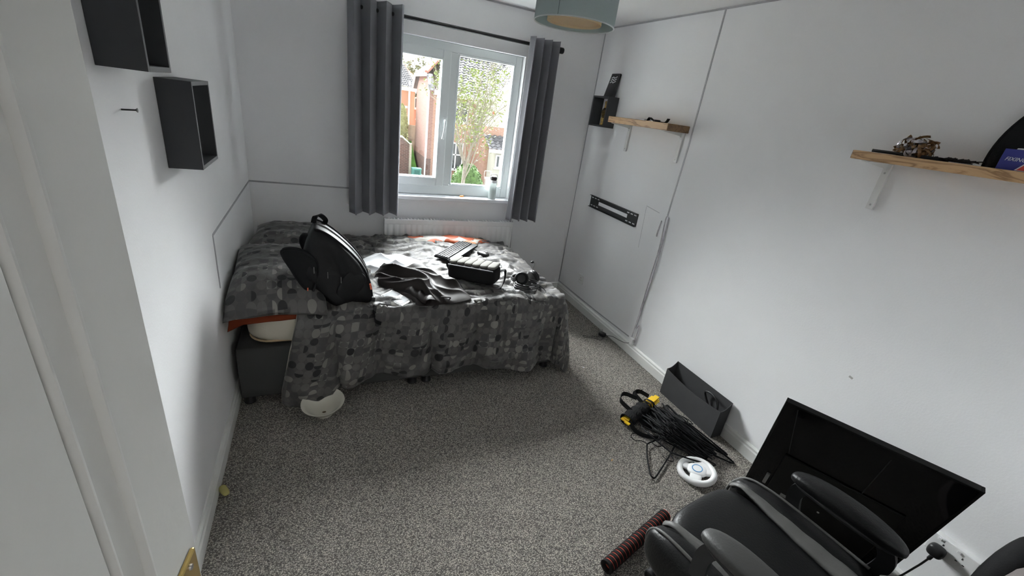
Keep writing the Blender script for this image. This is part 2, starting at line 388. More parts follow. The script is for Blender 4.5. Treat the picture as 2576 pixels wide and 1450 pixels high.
# ------------------------------------------------------------------ window
FYY = 0.06                                             # inner face of the frame
win = struct('window_1', MB().box((WX0, FYY, WZ0), (WX0 + 0.055, FYY + 0.07, WZ1), 0.004).box((WX1 - 0.055, FYY, WZ0), (WX1, FYY + 0.07, WZ1), 0.004)
       .box((WX0 + 0.055, FYY, WZ0), (WX1 - 0.055, FYY + 0.07, WZ0 + 0.085), 0.004).box((WX0 + 0.055, FYY, WZ1 - 0.06), (WX1 - 0.055, FYY + 0.07, WZ1), 0.004)
       .box((1.418, FYY, WZ0 + 0.085), (1.472, FYY + 0.07, WZ1 - 0.06), 0.004), UPVC)
def frame_rect(mb, x0, x1, z0, z1, w, y0, y1, bev=0.004):
    mb.box((x0, y0, z0), (x0 + w, y1, z1), bev); mb.box((x1 - w, y0, z0), (x1, y1, z1), bev)
    mb.box((x0 + w, y0, z0), (x1 - w, y1, z0 + w), bev); mb.box((x0 + w, y0, z1 - w), (x1 - w, y1, z1), bev); return mb
frame_rect(MB(), 1.473, 1.953, 1.012, 2.013, 0.014, FYY - 0.006, FYY + 0.03).build('glazing_bead', UPVC, win)
sash = frame_rect(MB(), 0.925, 1.417, 0.999, 2.022, 0.066, FYY - 0.022, FYY + 0.04, 0.007).build('sash', UPVC, win)
frame_rect(MB(), 0.985, 1.357, 1.059, 1.962, 0.012, FYY - 0.028, FYY + 0.0).build('sash_bead', UPVC, sash)
MB().box((1.475, FYY + 0.02, 1.012), (1.953, FYY + 0.024, 2.013)).build('glass_pane', GLASS, win)
MB().box((0.985, FYY + 0.02, 1.06), (1.357, FYY + 0.024, 1.962)).build('glass_pane', GLASS, win)
hm = MB().box((1.378, FYY - 0.034, 1.475), (1.402, FYY - 0.022, 1.545), 0.004)
hm.tube(spline([(1.39, FYY - 0.03, 1.525), (1.39, FYY - 0.06, 1.522), (1.389, FYY - 0.066, 1.505), (1.384, FYY - 0.066, 1.45), (1.374, FYY - 0.062, 1.385)]), [0.009] * 24 + [0.008] * 9, 10)
hm.build('window_handle', UPVC, sash, smooth=True)
# outside reveal strip and inner sill board
struct('trim_2', MB().box((WX0 - 0.02, -0.045, WZ0 - 0.032), (WX1 + 0.03, FYY + 0.002, WZ0), 0.008), mat('sill_gloss_white', (0.82, 0.83, 0.86), 0.3))
struct('trim_3', MB().box((WX0, FYY + 0.07, WZ0 - 0.03), (WX1, T + 0.05, WZ0 + 0.01)), UPVC)

# ------------------------------------------------------------------ door, open against the left wall
da = math.radians(8)
door = bpy.data.objects.new('door_1', None); C.objects.link(door); door.location = (0.28, -3.0, 0); door.rotation_euler = (0, 0, -da); door['kind'] = 'structure'
DM = world_of(door)                                    # local: x = out of the face, y = towards free edge (0 at the edge)
def dl(mb):
    mb.v = [tuple(DM @ Vector(v)) for v in mb.v]; return mb
mb = MB(); mb.box((-0.036, -0.76, 0.01), (0.0, 0.0, 1.98), 0.002)
dl(mb).build('door_leaf', DOORW, door)
def moulded(y0, y1, z0, z1):
    m2 = MB()
    for off, r in ((0.0, 0.006), (0.045, 0.005)):
        a, b, c, d = y0 + off, y1 - off, z0 + off, z1 - off
        m2.tube([(0.0, a, c), (0.0, b, c), (0.0, b, d), (0.0, a, d)], r * 1.25, 10, closed=True)
    m2.box((-0.001, y0 + 0.055, z0 + 0.055), (0.005, y1 - 0.055, z1 - 0.055), 0.003)
    return m2
dl(moulded(-0.657, -0.103, 0.95, 1.86)).build('moulded_panel', DOORW, door, angle=40)
dl(moulded(-0.657, -0.103, 0.20, 0.80)).build('moulded_panel', DOORW, door, angle=40)
pl = dl(MB().box((0.0, -0.060, 0.905), (0.007, -0.014, 1.053), 0.005)).build('handle_plate', BRASS, door)
dl(MB().tube(spline([(0.004, -0.037, 0.985), (0.045, -0.037, 0.985), (0.055, -0.045, 0.985), (0.056, -0.085, 0.984), (0.054, -0.15, 0.978)]), [0.011] * 14 + [0.009] * 19, 12)).build('lever', BRASS, pl, smooth=True)
for z in (0.918, 1.04):
    dl(MB().lathe([(0.0045, 0), (0.004, 0.0025), (0, 0.003)], 12, Matrix.Translation((0.007, -0.037, z)) @ Matrix.Rotation(PI / 2, 4, 'Y'))).build('screw', METG, pl)

# ------------------------------------------------------------------ light strips stuck to walls
def strip(name, label, runs, w=0.011):
    t = thing(name, label, 'light strip', runs[0][0][0])
    for pts, wd in runs: MB().ribbon(pts, wd, w, 0.003).build('strip', STRIPM, t)
    return t
strip('light_strip', 'grey light strip running along the left wall and back wall above the bed', [
    ([(0.0016, -1.277, 0.70), (0.0016, -1.277, 0.968)], (0, 1, 0)), ([(0.0016, -1.277, 0.968), (0.0016, 0, 0.968)], (0, 0, 1)), ([(0, -0.0016, 0.968), (0.72, -0.0016, 0.952)], (0, 0, 1))])
cl = strip('light_strip', 'long grey light strip along the ceiling edge and down the right wall to the skirting', [
    ([(1.3, -0.0016, RH - 0.008), (RW, -0.0016, RH - 0.008)], (0, 0, 1)),
    ([(RW - 0.0016, 0, RH - 0.008), (RW - 0.0016, -2.6, RH - 0.008)], (0, 0, 1)),
    ([(RW - 0.0016, -0.006, 0.10), (RW - 0.0016, -0.006, RH)], (0, 1, 0)),
    ([(RW - 0.0016, -1.262, RH - 0.01), (RW - 0.0016, -1.268, 1.62), (RW - 0.0016, -1.255, 1.14)], (0, 1, 0)),
    ([(RW - 0.0016, -0.02, 0.108), (RW - 0.0016, -0.7, 0.112), (RW - 0.0016, -1.20, 0.128)], (0, 0, 1))], 0.011)
peel = mat('torn_paint_edge', (0.56, 0.54, 0.56), 0.8, var=0.2, vscale=30)
m2 = MB()
m2.tube(spline([(RW - 0.006, -1.262, 1.14), (RW - 0.012, -1.258, 1.10), (RW - 0.006, -1.266, 0.9), (RW - 0.012, -1.262, 0.6), (RW - 0.006, -1.25, 0.35), (RW - 0.012, -1.245, 0.15)]), 0.0045, 8)
m2.tube(spline([(RW - 0.006, -1.275, 1.13), (RW - 0.008, -1.285, 0.95), (RW - 0.01, -1.283, 0.72), (RW - 0.006, -1.262, 0.42), (RW - 0.02, -1.268, 0.25), (RW - 0.012, -1.292, 0.27), (RW - 0.006, -1.28, 0.12)]), 0.0045, 8)
m2.tube(spline([(RW - 0.004, -1.215, 1.09), (RW - 0.004, -1.203, 1.0), (RW - 0.006, -1.208, 0.97)]), 0.004, 8)
m2.build('loose_lead', peel, cl, smooth=True)
MB().box((RW - 0.022, -1.275, 0.092), (RW - 0.002, -1.235, 0.145), 0.004).build('connector_box', WHITEP, cl)
strip('light_strip', 'thin grey light strip running down the back wall to the right of the radiator', [([(2.085, -0.0016, 0.73), (2.105, -0.0016, 0.30)], (1, 0, 0))], 0.006)

# ------------------------------------------------------------------ radiator
rd = thing('radiator', 'white panel radiator under the window behind the bed', 'radiator', (1.49, -0.07, 0.18))
x0, x1, z0, z1 = 0.925, 2.055, 0.18, 0.738
nf = 23; prof = []
def rad_face(u, v):
    x = x0 + 0.02 + u * (x1 - x0 - 0.04); ph = (u * nf) % 1.0
    dep = 0.5 - 0.5 * math.cos(2 * PI * ph); dep = min(1, dep * 1.6)
    e = min(1, min(v, 1 - v) / 0.10); return (x, -0.084 - 0.014 * dep * max(0, min(1, e * 2 - 0.6)), z0 + 0.02 + v * (z1 - z0 - 0.06))
MB().grid(nf * 8 + 1, 22, rad_face).build('fluted_panel', RAD, rd, smooth=True)
mb = MB(); mb.box((x0, -0.085, z0), (x0 + 0.022, -0.03, z1), 0.004); mb.box((x1 - 0.022, -0.085, z0), (x1, -0.03, z1), 0.004); mb.box((x0, -0.088, z1 - 0.042), (x1, -0.076, z1), 0.004)
mb.box((x0 + 0.02, -0.086, z0), (x1 - 0.02, -0.07, z0 + 0.025), 0.003); mb.box((x0 + 0.02, -0.083, z0 + 0.02), (x1 - 0.02, -0.075, z1 - 0.04))
mb.build('casing', RAD, rd)
mb = MB()
for i in range(40):
    xx = x0 + 0.03 + i * (x1 - x0 - 0.06) / 39; mb.box((xx - 0.004, -0.074, z1 - 0.004), (xx + 0.004, -0.034, z1 - 0.001))
mb.build('top_grille', RAD, rd)
for xx in (1.1, 1.85): MB().box((xx, -0.032, 0.25), (xx + 0.03, -0.002, 0.68)).build('wall_bracket', RAD, rd)

# ------------------------------------------------------------------ curtains and rod
rodt = thing('curtain_rod', 'black metal curtain rod with round end cap above the window', 'curtain rod', (1.45, -0.09, 2.16))
MB().tube([(0.70, -0.09, 2.163), (2.25, -0.09, 2.157)], 0.0125, 14).build('rod', BLACKP, rodt, smooth=True)
MB().lathe([(0, 0), (0.021, 0.001), (0.023, 0.006), (0.023, 0.036), (0.020, 0.042), (0, 0.043)], 20, axis_mtx((2.243, -0.09, 2.157), (1, 0, 0))).build('end_cap', BLACKP, rodt, angle=40)
for xx in (0.73, 2.236):
    MB().tube([(xx, -0.09, 2.157), (xx, -0.002, 2.157)], 0.008, 10).lathe([(0.022, 0), (0.022, 0.005), (0, 0.006)], 18, axis_mtx((xx, -0.0005, 2.157), (0, -1, 0))).build('rod_bracket', BLACKP, rodt)
EYE = mat('gunmetal_eyelet', (0.16, 0.16, 0.17), 0.4, 0.8)
def curtain(label, xa, xb, za, zb, waves, amp, phase, flare):
    t = thing('curtain', label, 'curtain', ((xa + xb) / 2, -0.09, zb), group='eyelet curtains at the window')
    L_ = 240
    def fn(u, v):
        k = 1 - v; ph = u * waves * 2 * PI + phase
        sn = math.sin(ph); q = sn * (1 + 0.25 * (1 - sn * sn))
        x = xa + u * (xb - xa) + flare * k * (u - 0.5) + 0.016 * math.sin(2 * ph + 0.4) * (0.5 + 0.5 * k)
        y = -0.09 - 0.045 + amp * q * (0.92 + 0.2 * k) + 0.010 * nz(u * 5, v * 2.5, xa) * k
        return (x, y, zb + (za - zb) * k + 0.010 * nz(u * 7, 3.3, xa) * k)
    c = MB().grid(L_, 40, fn).build('cloth', CURT, t, smooth=True)
    md = c.modifiers.new('thickness', 'SOLIDIFY'); md.thickness = 0.003; md.offset = 0
    # eyelets where the cloth crosses the rod
    for i in range(int(waves * 2) + 2):
        u = (i * PI - phase) / (waves * 2 * PI)
        if 0.02 < u < 0.98:
            p = fn(u, 0.965); q = fn(u + 0.004, 0.965); d = Vector(q) - Vector(p); nrm = Vector((-d.y, d.x, 0)).normalized()
            ring = [Vector((p[0], -0.09, 2.16)) + (Matrix.Rotation(a * 2 * PI / 20, 4, nrm) @ Vector((0, 0, 0.024))) for a in range(20)]
            MB().tube(ring, 0.0032, 8, closed=True).build('eyelet', EYE, t, smooth=True)
    # hem band
    return t
curtain('long charcoal eyelet curtain drawn to the left of the window', 0.672, 1.022, 0.792, 2.215, 3.5, 0.058, 2.6, 0.0)
curtain('charcoal eyelet curtain gathered to the right of the window', 1.975, 2.222, 0.775, 2.205, 3.5, 0.050, 2.9, 0.03)

# ------------------------------------------------------------------ ceiling lamp
lx, ly = 1.36, -1.905
lamp = thing('ceiling_lamp', 'double drum ceiling lamp with duck egg outer shade and cream inner shade', 'lamp', (lx, ly, RH))
LT = Matrix.Translation((lx, ly, 0))
mb = MB().lathe([(0.150, 2.005), (0.150, 2.20), (0.1485, 2.20), (0.1485, 2.005), (0.150, 2.005)], 56, LT); mb.build('outer_shade', TEAL, lamp, angle=40)
RIMM = mat('shade_rim_grey', (0.62, 0.65, 0.65), 0.6)
for z in (2.006, 2.199): MB().tube([(lx + 0.1495 * math.cos(a * PI / 28), ly + 0.1495 * math.sin(a * PI / 28), z) for a in range(56)], 0.0026, 6, closed=True).build('shade_rim', RIMM, lamp, smooth=True)
MB().lathe([(0.102, 2.010), (0.102, 2.15), (0.1005, 2.15), (0.1005, 2.010), (0.102, 2.010)], 48, LT).build('inner_shade', BEIGE, lamp, angle=40)
MB().lathe([(0, 2.018), (0.1005, 2.018), (0.1005, 2.021), (0, 2.021)], 48, LT).build('diffuser', BEIGE, lamp)
mb = MB()
for a in (0, 2 * PI / 3, 4 * PI / 3): mb.tube([(lx + 0.02 * math.cos(a), ly + 0.02 * math.sin(a), 2.19), (lx + 0.149 * math.cos(a), ly + 0.149 * math.sin(a), 2.195)], 0.002, 6)
mb.lathe([(0.021, 2.185), (0.021, 2.195)], 20, LT); mb.build('spider_fitting', METG, lamp)
MB().tube([(lx, ly, 2.19), (lx, ly, RH)], 0.004, 8).lathe([(0.05, RH - 0.025), (0.045, RH - 0.03), (0, RH - 0.03)], 24, LT).build('cord_and_rose', WHITEP, lamp)
MB().tube([(lx - 0.1185, ly - 0.0925, 2.006), (lx - 0.1185, ly - 0.0925, 2.198)], 0.0012, 6).build('shade_seam', mat('seam', (0.2, 0.25, 0.26), 0.8), lamp)

# ------------------------------------------------------------------ wall cubes, shelves and things on them
def wall_cube(label, x_wall, side, y0, y1, z0, z1, depth, th=0.013, back=True):
    t = thing('wall_cube', label, 'shelf', (x_wall, (y0 + y1) / 2, z0), group='dark grey wall cubes')
    xa, xb = sorted((x_wall + side * 0.0005, x_wall + side * depth))
    MB().box((xa, y0, z0), (xb, y0 + th, z1), 0.001).build('side_panel', BOXG, t)
    MB().box((xa, y1 - th, z0), (xb, y1, z1), 0.001).build('side_panel', BOXG, t)
    MB().box((xa, y0 + th, z0), (xb, y1 - th, z0 + th), 0.001).build('bottom_panel', BOXG, t)
    MB().box((xa, y0 + th, z1 - th), (xb, y1 - th, z1), 0.001).build('top_panel', BOXG, t)
    return t
wall_cube('higher dark grey wall cube on the left wall, nearest the door', 0.0, 1, -2.150, -1.955, 1.655, 1.90, 0.100)
wall_cube('lower dark grey wall cube on the left wall, beside the nail', 0.0, 1, -1.745, -1.485, 1.352, 1.632, 0.099)
wall_cube('small dark grey wall cube in the right corner holding a golden figure', RW, -1, -0.392, -0.165, 1.640, 1.874, 0.102)
BRKT = mat('white_painted_steel', (0.70, 0.70, 0.69), 0.45)
def shelf_board(label, x0, y0, y1, z0, z1, brk, bow=0.0):
    t = thing('wall_shelf', label, 'shelf', (RW, (y0 + y1) / 2, z0), group='oak shelves on the right wall')
    m2 = MB().box((x0, y0, z0), (RW - 0.001, y1, z1), 0.003)
    m2.build('board', OAK, t)
    MB().box((x0 + 0.002, y0 - 0.0012, z0 + 0.001), (RW - 0.002, y0, z1 - 0.001)).build('end_grain_face', OAKD, t)
    MB().box((x0 + 0.002, y1, z0 + 0.001), (RW - 0.002, y1 + 0.0012, z1 - 0.001)).build('end_grain_face', OAKD, t)
    for by in brk:
        m3 = MB()
        m3.prism([(RW - 0.001, z0 - 0.0005), (x0 + 0.012, z0 - 0.0005), (x0 + 0.012, z0 - 0.006), (RW - 0.03, z0 - 0.022), (RW - 0.012, z0 - 0.034), (RW - 0.009, z0 - 0.192), (RW - 0.001, z0 - 0.192)], 'y', by - 0.002, by + 0.002)
        m3.box((RW - 0.013, by - 0.015, z0 - 0.195), (RW - 0.001, by + 0.015, z0 - 0.001), 0.002); m3.box((x0 + 0.012, by - 0.017, z0 - 0.005), (RW - 0.001, by + 0.017, z0 - 0.0005), 0.001)
        bo = m3.build('bracket', BRKT, t)
        for zz in (z0 - 0.04, z0 - 0.176):
            MB().lathe([(0.0045, 0), (0.0035, 0.0015), (0, 0.002)], 10, axis_mtx((RW - 0.013, by + 0.0, zz), (-1, 0, 0))).build('screw', METG, bo)
    return t
shelf_board('short oak shelf on white brackets beside the small wall cube', 2.512, -1.235, -0.568, 1.686, 1.730, (-0.62, -1.192))
shelf_board('long oak shelf on the right wall, running out of the photo', 2.508, -3.34, -2.375, 1.685, 1.719, (-2.432, -3.22))

# golden figure inside the corner cube
gf = thing('golden_figure', 'golden ornament shaped like a dark banded bottle standing in the corner wall cube', 'ornament', (2.648, -0.29, 1.653))
GT = Matrix.Translation((2.648, -0.30, 1.6535))
MB().lathe([(0.0, 0), (0.024, 0.0), (0.025, 0.006), (0.018, 0.02), (0.024, 0.045), (0.020, 0.06)], 16, GT).build('base', GOLD, gf, smooth=True)
bd = MB().lathe([(0.018, 0.058), (0.022, 0.075), (0.026, 0.10), (0.023, 0.118), (0.012, 0.135)], 16, GT).build('body', mat('dark_bronze', (0.06, 0.04, 0.02), 0.4, 0.7), gf, smooth=True)
mb = MB()
for k in range(5): mb.lathe([(0.0205 + 0.0045 * math.sin(k * 0.75), 0.065 + k * 0.012), (0.0255 + 0.003 * math.sin(k * 0.75), 0.068 + k * 0.012), (0.0205 + 0.0045 * math.sin(k * 0.75), 0.071 + k * 0.012)], 16, GT)
mb.build('band', GOLD, bd)
MB().lathe([(0.012, 0.133), (0.009, 0.15), (0.010, 0.165), (0.013, 0.17), (0.011, 0.185), (0, 0.188)], 16, GT).build('neck', GOLD, gf, smooth=True)
# black card leaning on top of the cube
cd_ = thing('black_card_sleeve', 'black folded card with white lettering leaning on the wall above the corner cube', 'card', (2.67, -0.31, 1.874))
m2 = MB(); m2.prism([(2.642, 1.8745), (2.675, 1.8745), (2.697, 2.045), (2.684, 2.05)], 'y', -0.36, -0.245); m2.build('sleeve', BLACKP, cd_)
m2 = MB(); zz = [(0.85, .1), (0.72, .5), (0.80, .9), (0.62, .2), (0.55, .6), (0.62, .95)]
def cardp(a, s): return (2.642 + (2.684 - 2.642) * a - 0.0006, -0.245 - 0.115 * s, 1.8745 + 0.1755 * a)
for a0 in (0.60, 0.70, 0.80):
    m2.ribbon([cardp(a0, 0.15), cardp(a0 + 0.06, 0.35), cardp(a0, 0.5), cardp(a0 + 0.07, 0.8)], (0.2, 0, 1), 0.007, 0.0006)
m2.build('white_lettering', PAPERW, cd_)

# things on the short shelf
w = thing('folded_strap_watch', 'black watch with a bent strap lying on the short oak shelf', 'watch', (2.56, -1.10, 1.7305))
MB().lathe([(0.0, 0), (0.021, 0), (0.023, 0.006), (0.020, 0.012), (0, 0.013)], 20, Matrix.Translation((2.555, -1.075, 1.731))).build('watch_case', BLACKP, w)
MB().ribbon(spline([(2.555, -1.05, 1.734), (2.552, -1.02, 1.745), (2.553, -1.00, 1.752), (2.556, -0.985, 1.742), (2.56, -0.975, 1.733)]), (1, 0, 0), 0.022, 0.004).build('strap', BLACKM, w)
MB().ribbon(spline([(2.555, -1.10, 1.734), (2.554, -1.13, 1.7325), (2.555, -1.16, 1.733), (2.553, -1.175, 1.742), (2.552, -1.185, 1.757)]), (1, 0, 0), 0.022, 0.004).build('strap', BLACKM, w)
tag(MB().prism([(2.54, 1.7302), (2.60, 1.7302), (2.60, 1.739), (2.57, 1.742), (2.54, 1.738)], 'y', -0.96, -0.86).build('paper_slip', PAPERW), 'small crumpled white paper slip on the short oak shelf', 'paper')
# things on the long shelf
tag(MB().tube([(2.535, -2.43, 1.726), (2.60, -2.60, 1.726)], 0.006, 10).build('black_stick', BLACKP, smooth=True), 'thin black rod lying on the left end of the long oak shelf', 'rod')
rb = thing('ribbon_bundle', 'loose bundle of curled brown and silver ribbon strips on the long oak shelf', 'ornament', (2.59, -2.55, 1.7195))
rng = random.Random(4)
brown = mat('copper_ribbon', (0.22, 0.12, 0.05), 0.35, 0.4, var=0.3, vscale=80); silv = mat('silver_ribbon', (0.45, 0.42, 0.45), 0.3, 0.6)
for k in range(64):
    c = Vector((2.59 + rng.uniform(-.02, .02), -2.55 + rng.uniform(-.045, .05), 1.745 + rng.uniform(-.012, .03)))
    a = rng.uniform(0, 2 * PI); tl = rng.uniform(-.5, .5); R_ = rng.uniform(0.012, 0.03)
    M_ = Matrix.Rotation(rng.uniform(0, PI), 3, 'Z') @ Matrix.Rotation(rng.uniform(-1, 1), 3, 'X')
    pts = [c + M_ @ Vector((R_ * math.cos(a + q * 0.35), (q - 5) * 0.0035, R_ * 0.7 * math.sin(a + q * 0.35))) for q in range(11)]
    pts = [Vector((min(p.x, 2.69), p.y, max(p.z, 1.7215))) for p in pts]
    MB().ribbon(pts, M_ @ Vector((0, 1, 0.2)), 0.010, 0.0008).build('ribbon', brown if k % 3 else silv, rb)
fe = thing('feather_spray', 'dusty black feather lying flat along the long oak shelf', 'feather', (2.58, -2.7, 1.7195))
m2 = MB().tube(spline([(2.575, -2.60, 1.7225), (2.575, -2.66, 1.724), (2.58, -2.735, 1.723)]), 0.0018, 6)
m2.build('quill', BLACKP, fe); m2 = MB()
for k in range(34):
    y = -2.61 - k * 0.0032; s_ = 1 if k % 2 else -1; ln_ = 0.03 + 0.012 * rng.random()
    m2.ribbon([(2.577, y, 1.723), (2.577 + s_ * ln_ * .4, y - ln_ * .6, 1.727 + 0.008 * rng.random()), (2.577 + s_ * ln_ * .8, y - ln_, 1.724 + 0.012 * rng.random())], (0, .3, 1), 0.004, 0.0006)
m2.build('barbs', mat('feather_black', (0.03, 0.028, 0.028), 0.8), fe)
tag(MB().box((2.53, -2.66, 1.7195), (2.60, -2.60, 1.731), 0.003).build('black_clip', BLACKM), 'small black cloth lump beside the ribbon bundle on the long oak shelf', 'cloth')
dsk = thing('round_case', 'large black dome shaped case standing at the right end of the long oak shelf', 'case', (2.66, -3.02, 1.7195))
dome = [(-3.02 + 0.285 * math.cos(a), 1.747 + 0.285 * math.sin(a)) for a in [math.radians(-5.4 + 190.8 * k / 40) for k in range(41)]]
MB().prism(dome, 'x', 2.652, 2.694).build('case_body', BLACKM, dsk)
MB().tube([(2.656, y, z) for y, z in dome], 0.006, 8).build('case_rim', BLACKM, dsk, smooth=True)
bb = thing('fixings_box', 'small blue cardboard box printed FIXINGS by the black dome case', 'box', (2.57, -2.87, 1.7195))
MB().box((2.552, -2.935, 1.7195), (2.592, -2.806, 1.784), 0.001).build('carton', BLUE, bb)
MB().prism([(2.555, 1.7845), (2.590, 1.7845), (2.588, 1.790), (2.56, 1.788)], 'y', -2.93, -2.832).build('torn_flap', PAPERW, bb)
tx = bpy.data.curves.new('lettering', 'FONT'); tx.body = 'FIXINGS'; tx.size = 0.0165; tx.shear = 0.3; tx.extrude = 0.0003
to = bpy.data.objects.new('lettering', tx); C.objects.link(to); dgx = bpy.context.evaluated_depsgraph_get()
me = bpy.data.meshes.new_from_object(to.evaluated_get(dgx)); bpy.data.objects.remove(to)
me.transform(Matrix.Translation((2.5517, -2.817, 1.748)) @ Matrix(((0, 0, -1, 0), (-1, 0, 0, 0), (0, 1, 0, 0), (0, 0, 0, 1))))
me.materials.clear(); me.materials.append(PAPERW)
le = bpy.data.objects.new('lettering', me); C.objects.link(le); le.parent = bb; me.transform(world_of(bb).inverted())
def bxp(a, c, o_=0.0004): return (2.552 - o_, -2.806 - 0.129 * a, 1.7195 + 0.0645 * c)
MB().add([bxp(.36, .02), bxp(.75, .02), bxp(.75, .40), bxp(.50, .40)], [(0, 1, 2, 3)]).build('white_panel', PAPERW, bb)
MB().add([bxp(.40, .04, .0008), bxp(.74, .04, .0008), bxp(.74, .36, .0008), bxp(.52, .36, .0008)], [(0, 1, 2, 3)]).build('red_panel', REDP, bb)

# screw in the left wall
nl = tag(MB().tube([(0.0, -2.046, 1.553), (0.030, -2.047, 1.555), (0.034, -2.047, 1.555)], [0.0022, 0.0022, 0.006], 10).build('wall_screw', METG), 'bare screw sticking out of the left wall between the door and the wall cube', 'screw')
nl.data.materials[0] = mat('dark_steel', (0.06, 0.06, 0.06), 0.4, 0.8)

# ------------------------------------------------------------------ TV bracket plate, sockets
tvm = thing('tv_bracket', 'black steel wall bracket with a long open slot on the right wall', 'bracket', (RW, -0.62, 0.967))
mb = MB(); Y0, Y1, Z0, Z1 = -0.958, -0.287, 0.968, 1.069
xo = RW - 0.006
mb.box((xo, Y0, Z1 - 0.034), (RW - 0.001, Y1, Z1)); mb.box((xo, Y0, Z0), (RW - 0.001, Y1, Z0 + 0.036)); mb.box((xo, Y0, Z0 + 0.036), (RW - 0.001, Y0 + 0.125, Z1 - 0.034)); mb.box((xo, Y1 - 0.125, Z0 + 0.036), (RW - 0.001, Y1, Z1 - 0.034))
mb.build('plate', BLACKP, tvm)
mb = MB(); mb.box((xo - 0.016, Y0, Z1 - 0.004), (xo, Y1, Z1), 0.001); mb.box((xo - 0.016, Y0, Z0 - 0.002), (xo, Y1, Z0 + 0.002), 0.001); mb.build('flange', BLACKP, tvm)
for yy in [Y1 - 0.03, Y1 - 0.075, Y1 - 0.12, Y0 + 0.03, Y0 + 0.075, Y0 + 0.12]:
    for zz in (Z1 - 0.018, Z0 + 0.016):
        MB().box((xo - 0.0008, yy - 0.014, zz - 0.004), (xo + 0.001, yy + 0.014, zz + 0.004)).build('slot', WALL, tvm)
def socket(label, yc, zc, w, h, gangs, pat=0.009):
    t = thing('wall_socket', label, 'socket', (RW, yc, zc - h / 2))
    MB().box((RW - pat, yc - w / 2, zc - h / 2), (RW - 0.0005, yc + w / 2, zc + h / 2), 0.003).build('face_plate', WHITEP, t)
    for g in range(gangs):
        yy = yc + (g - (gangs - 1) / 2) * 0.06
        mb = MB()
        for dy, dz, a, b in ((0, 0.014, 0.002, 0.004), (-0.011, -0.008, 0.0035, 0.0018), (0.011, -0.008, 0.0035, 0.0018)):
            mb.box((RW - pat - 0.0006, yy + dy - a, zc + dz - b), (RW - pat + 0.001, yy + dy + a, zc + dz + b))
        mb.build('pin_holes', BLACKP, t)
        MB().box((RW - pat - 0.004, yy - 0.006 + 0.016, zc + 0.026), (RW - pat + 0.001, yy + 0.006 + 0.016, zc + 0.036), 0.001).build('switch', WHITEP, t)
    return t
socket('single white wall socket low on the right wall below the bracket', -0.393, 0.288, 0.086, 0.086, 1)
socket('white double wall socket beside the television with one plug in it', -3.237, 0.322, 0.146, 0.086, 2, 0.03)
pg = thing('mains_plug', 'black three pin plug in the double socket next to the television', 'plug', (RW - 0.03, -3.203, 0.29))
MB().superbox((0.022, 0.026, 0.026), 3.2, 6, Matrix.Translation((RW - 0.053, -3.205, 0.310))).build('plug_body', BLACKP, pg, smooth=True)
MB().tube(spline([(RW - 0.06, -3.205, 0.285), (RW - 0.065, -3.20, 0.25), (RW - 0.07, -3.19, 0.20), (RW - 0.05, -3.16, 0.08), (RW - 0.04, -3.12, 0.02)]), [0.007] * 6 + [0.0035] * 27, 8).build('flex', BLACKP, pg, smooth=True)

# ------------------------------------------------------------------ bed
XL, XR, YF, YB = 0.03, 1.945, -1.31, -0.10
dv = thing('divan_base', 'dark grey fabric divan bed base in two halves on small chrome glides', 'bed', (1.0, -0.7, 0))
for a, b in ((XL, 0.992), (1.006, XR)):
    MB().box((a, YF, 0.05), (b, YB, 0.36), 0.012, seg=3).build('base_half', DIVAN, dv, angle=40)
for xx in (0.065, 0.955, 1.045, 1.90):
    for yy in (YF + 0.03, YB - 0.06):
        f_ = MB().lathe([(0.028, 0.0), (0.03, 0.004), (0.03, 0.010), (0.026, 0.012)], 24, Matrix.Translation((xx, yy, 0))).build('glide_foot', CHROME, dv, angle=40)
        MB().lathe([(0.026, 0.012), (0.030, 0.016), (0.022, 0.05), (0.0, 0.05)], 20, Matrix.Translation((xx, yy, 0))).build('foot_collar', BLACKP, f_)
mt = thing('mattress', 'cream mattress with brown stains on the divan base', 'mattress', (1.0, -0.7, 0.36))
MB().superbox((0.94, 0.605, 0.093), 9, 22, Matrix.Translation((1.005, -0.70, 0.455))).build('mattress_body', CREAM, mt, smooth=True)
def rrect(hx, hy, cx, cy, z, r=0.07, n=6):
    out = []
    for sx, sy, a0 in ((1, 1, 0), (-1, 1, 90), (-1, -1, 180), (1, -1, 270)):
        for k in range(n + 1):
            a = math.radians(a0 + 90 * k / n); out.append((cx + sx * (hx - r) + r * math.cos(a), cy + sy * (hy - r) + r * math.sin(a), z))
    return out
MB().tube(rrect(0.915, 0.588, 1.005, -0.70, 0.386, 0.11), 0.006, 8, closed=True).build('piping', mat('mattress_piping', (0.45, 0.33, 0.2), 0.8), mt, smooth=True)

# duvet: one sheet with its own folds; top surface height is needed by what lies on it
def duvet_base(x, y):
    z = 0.560 + 0.012 * nz(x * 2.1 + 4, y * 2.3, 0.3)
    k = max(0.0, min(1.0, (y + 0.50) / 0.35)); k = k * k * (3 - 2 * k)
    z += 0.036 * k * (1 if x < 1.5 else max(0, 1 - (x - 1.5) / 0.4))
    if x > 1.75: z -= 0.05 * ((x - 1.75) / 0.2) ** 2 * 0.35
    return z
def wrinkle(x, y):
    wx = x + 0.10 * nz(x * 3, y * 3, 5.0); wy = y + 0.10 * nz(x * 3, y * 3, 9.0)
    a = ridge(nz(wx * 3.0 + wy * 4.5, wy * 7.5 - wx * 1.5, 1.0)); b = ridge(nz(wx * 9 - wy * 2, wy * 13, 2.0)); c = ridge(nz(wx * 16, wy * 21, 3.0))
    return 0.024 * max(0, a) ** 2 + 0.013 * max(0, b) ** 2 + 0.006 * max(0, c) ** 2 - 0.017
XE, YE, RR = 1.925, -1.275, 0.055
U0, U1, V1 = 0.0, 1.0, 1.0
LF, LR = 0.505, 0.50
Wu = XE + LR; Wv = (-YE - 0.105) + LF          # cloth extents
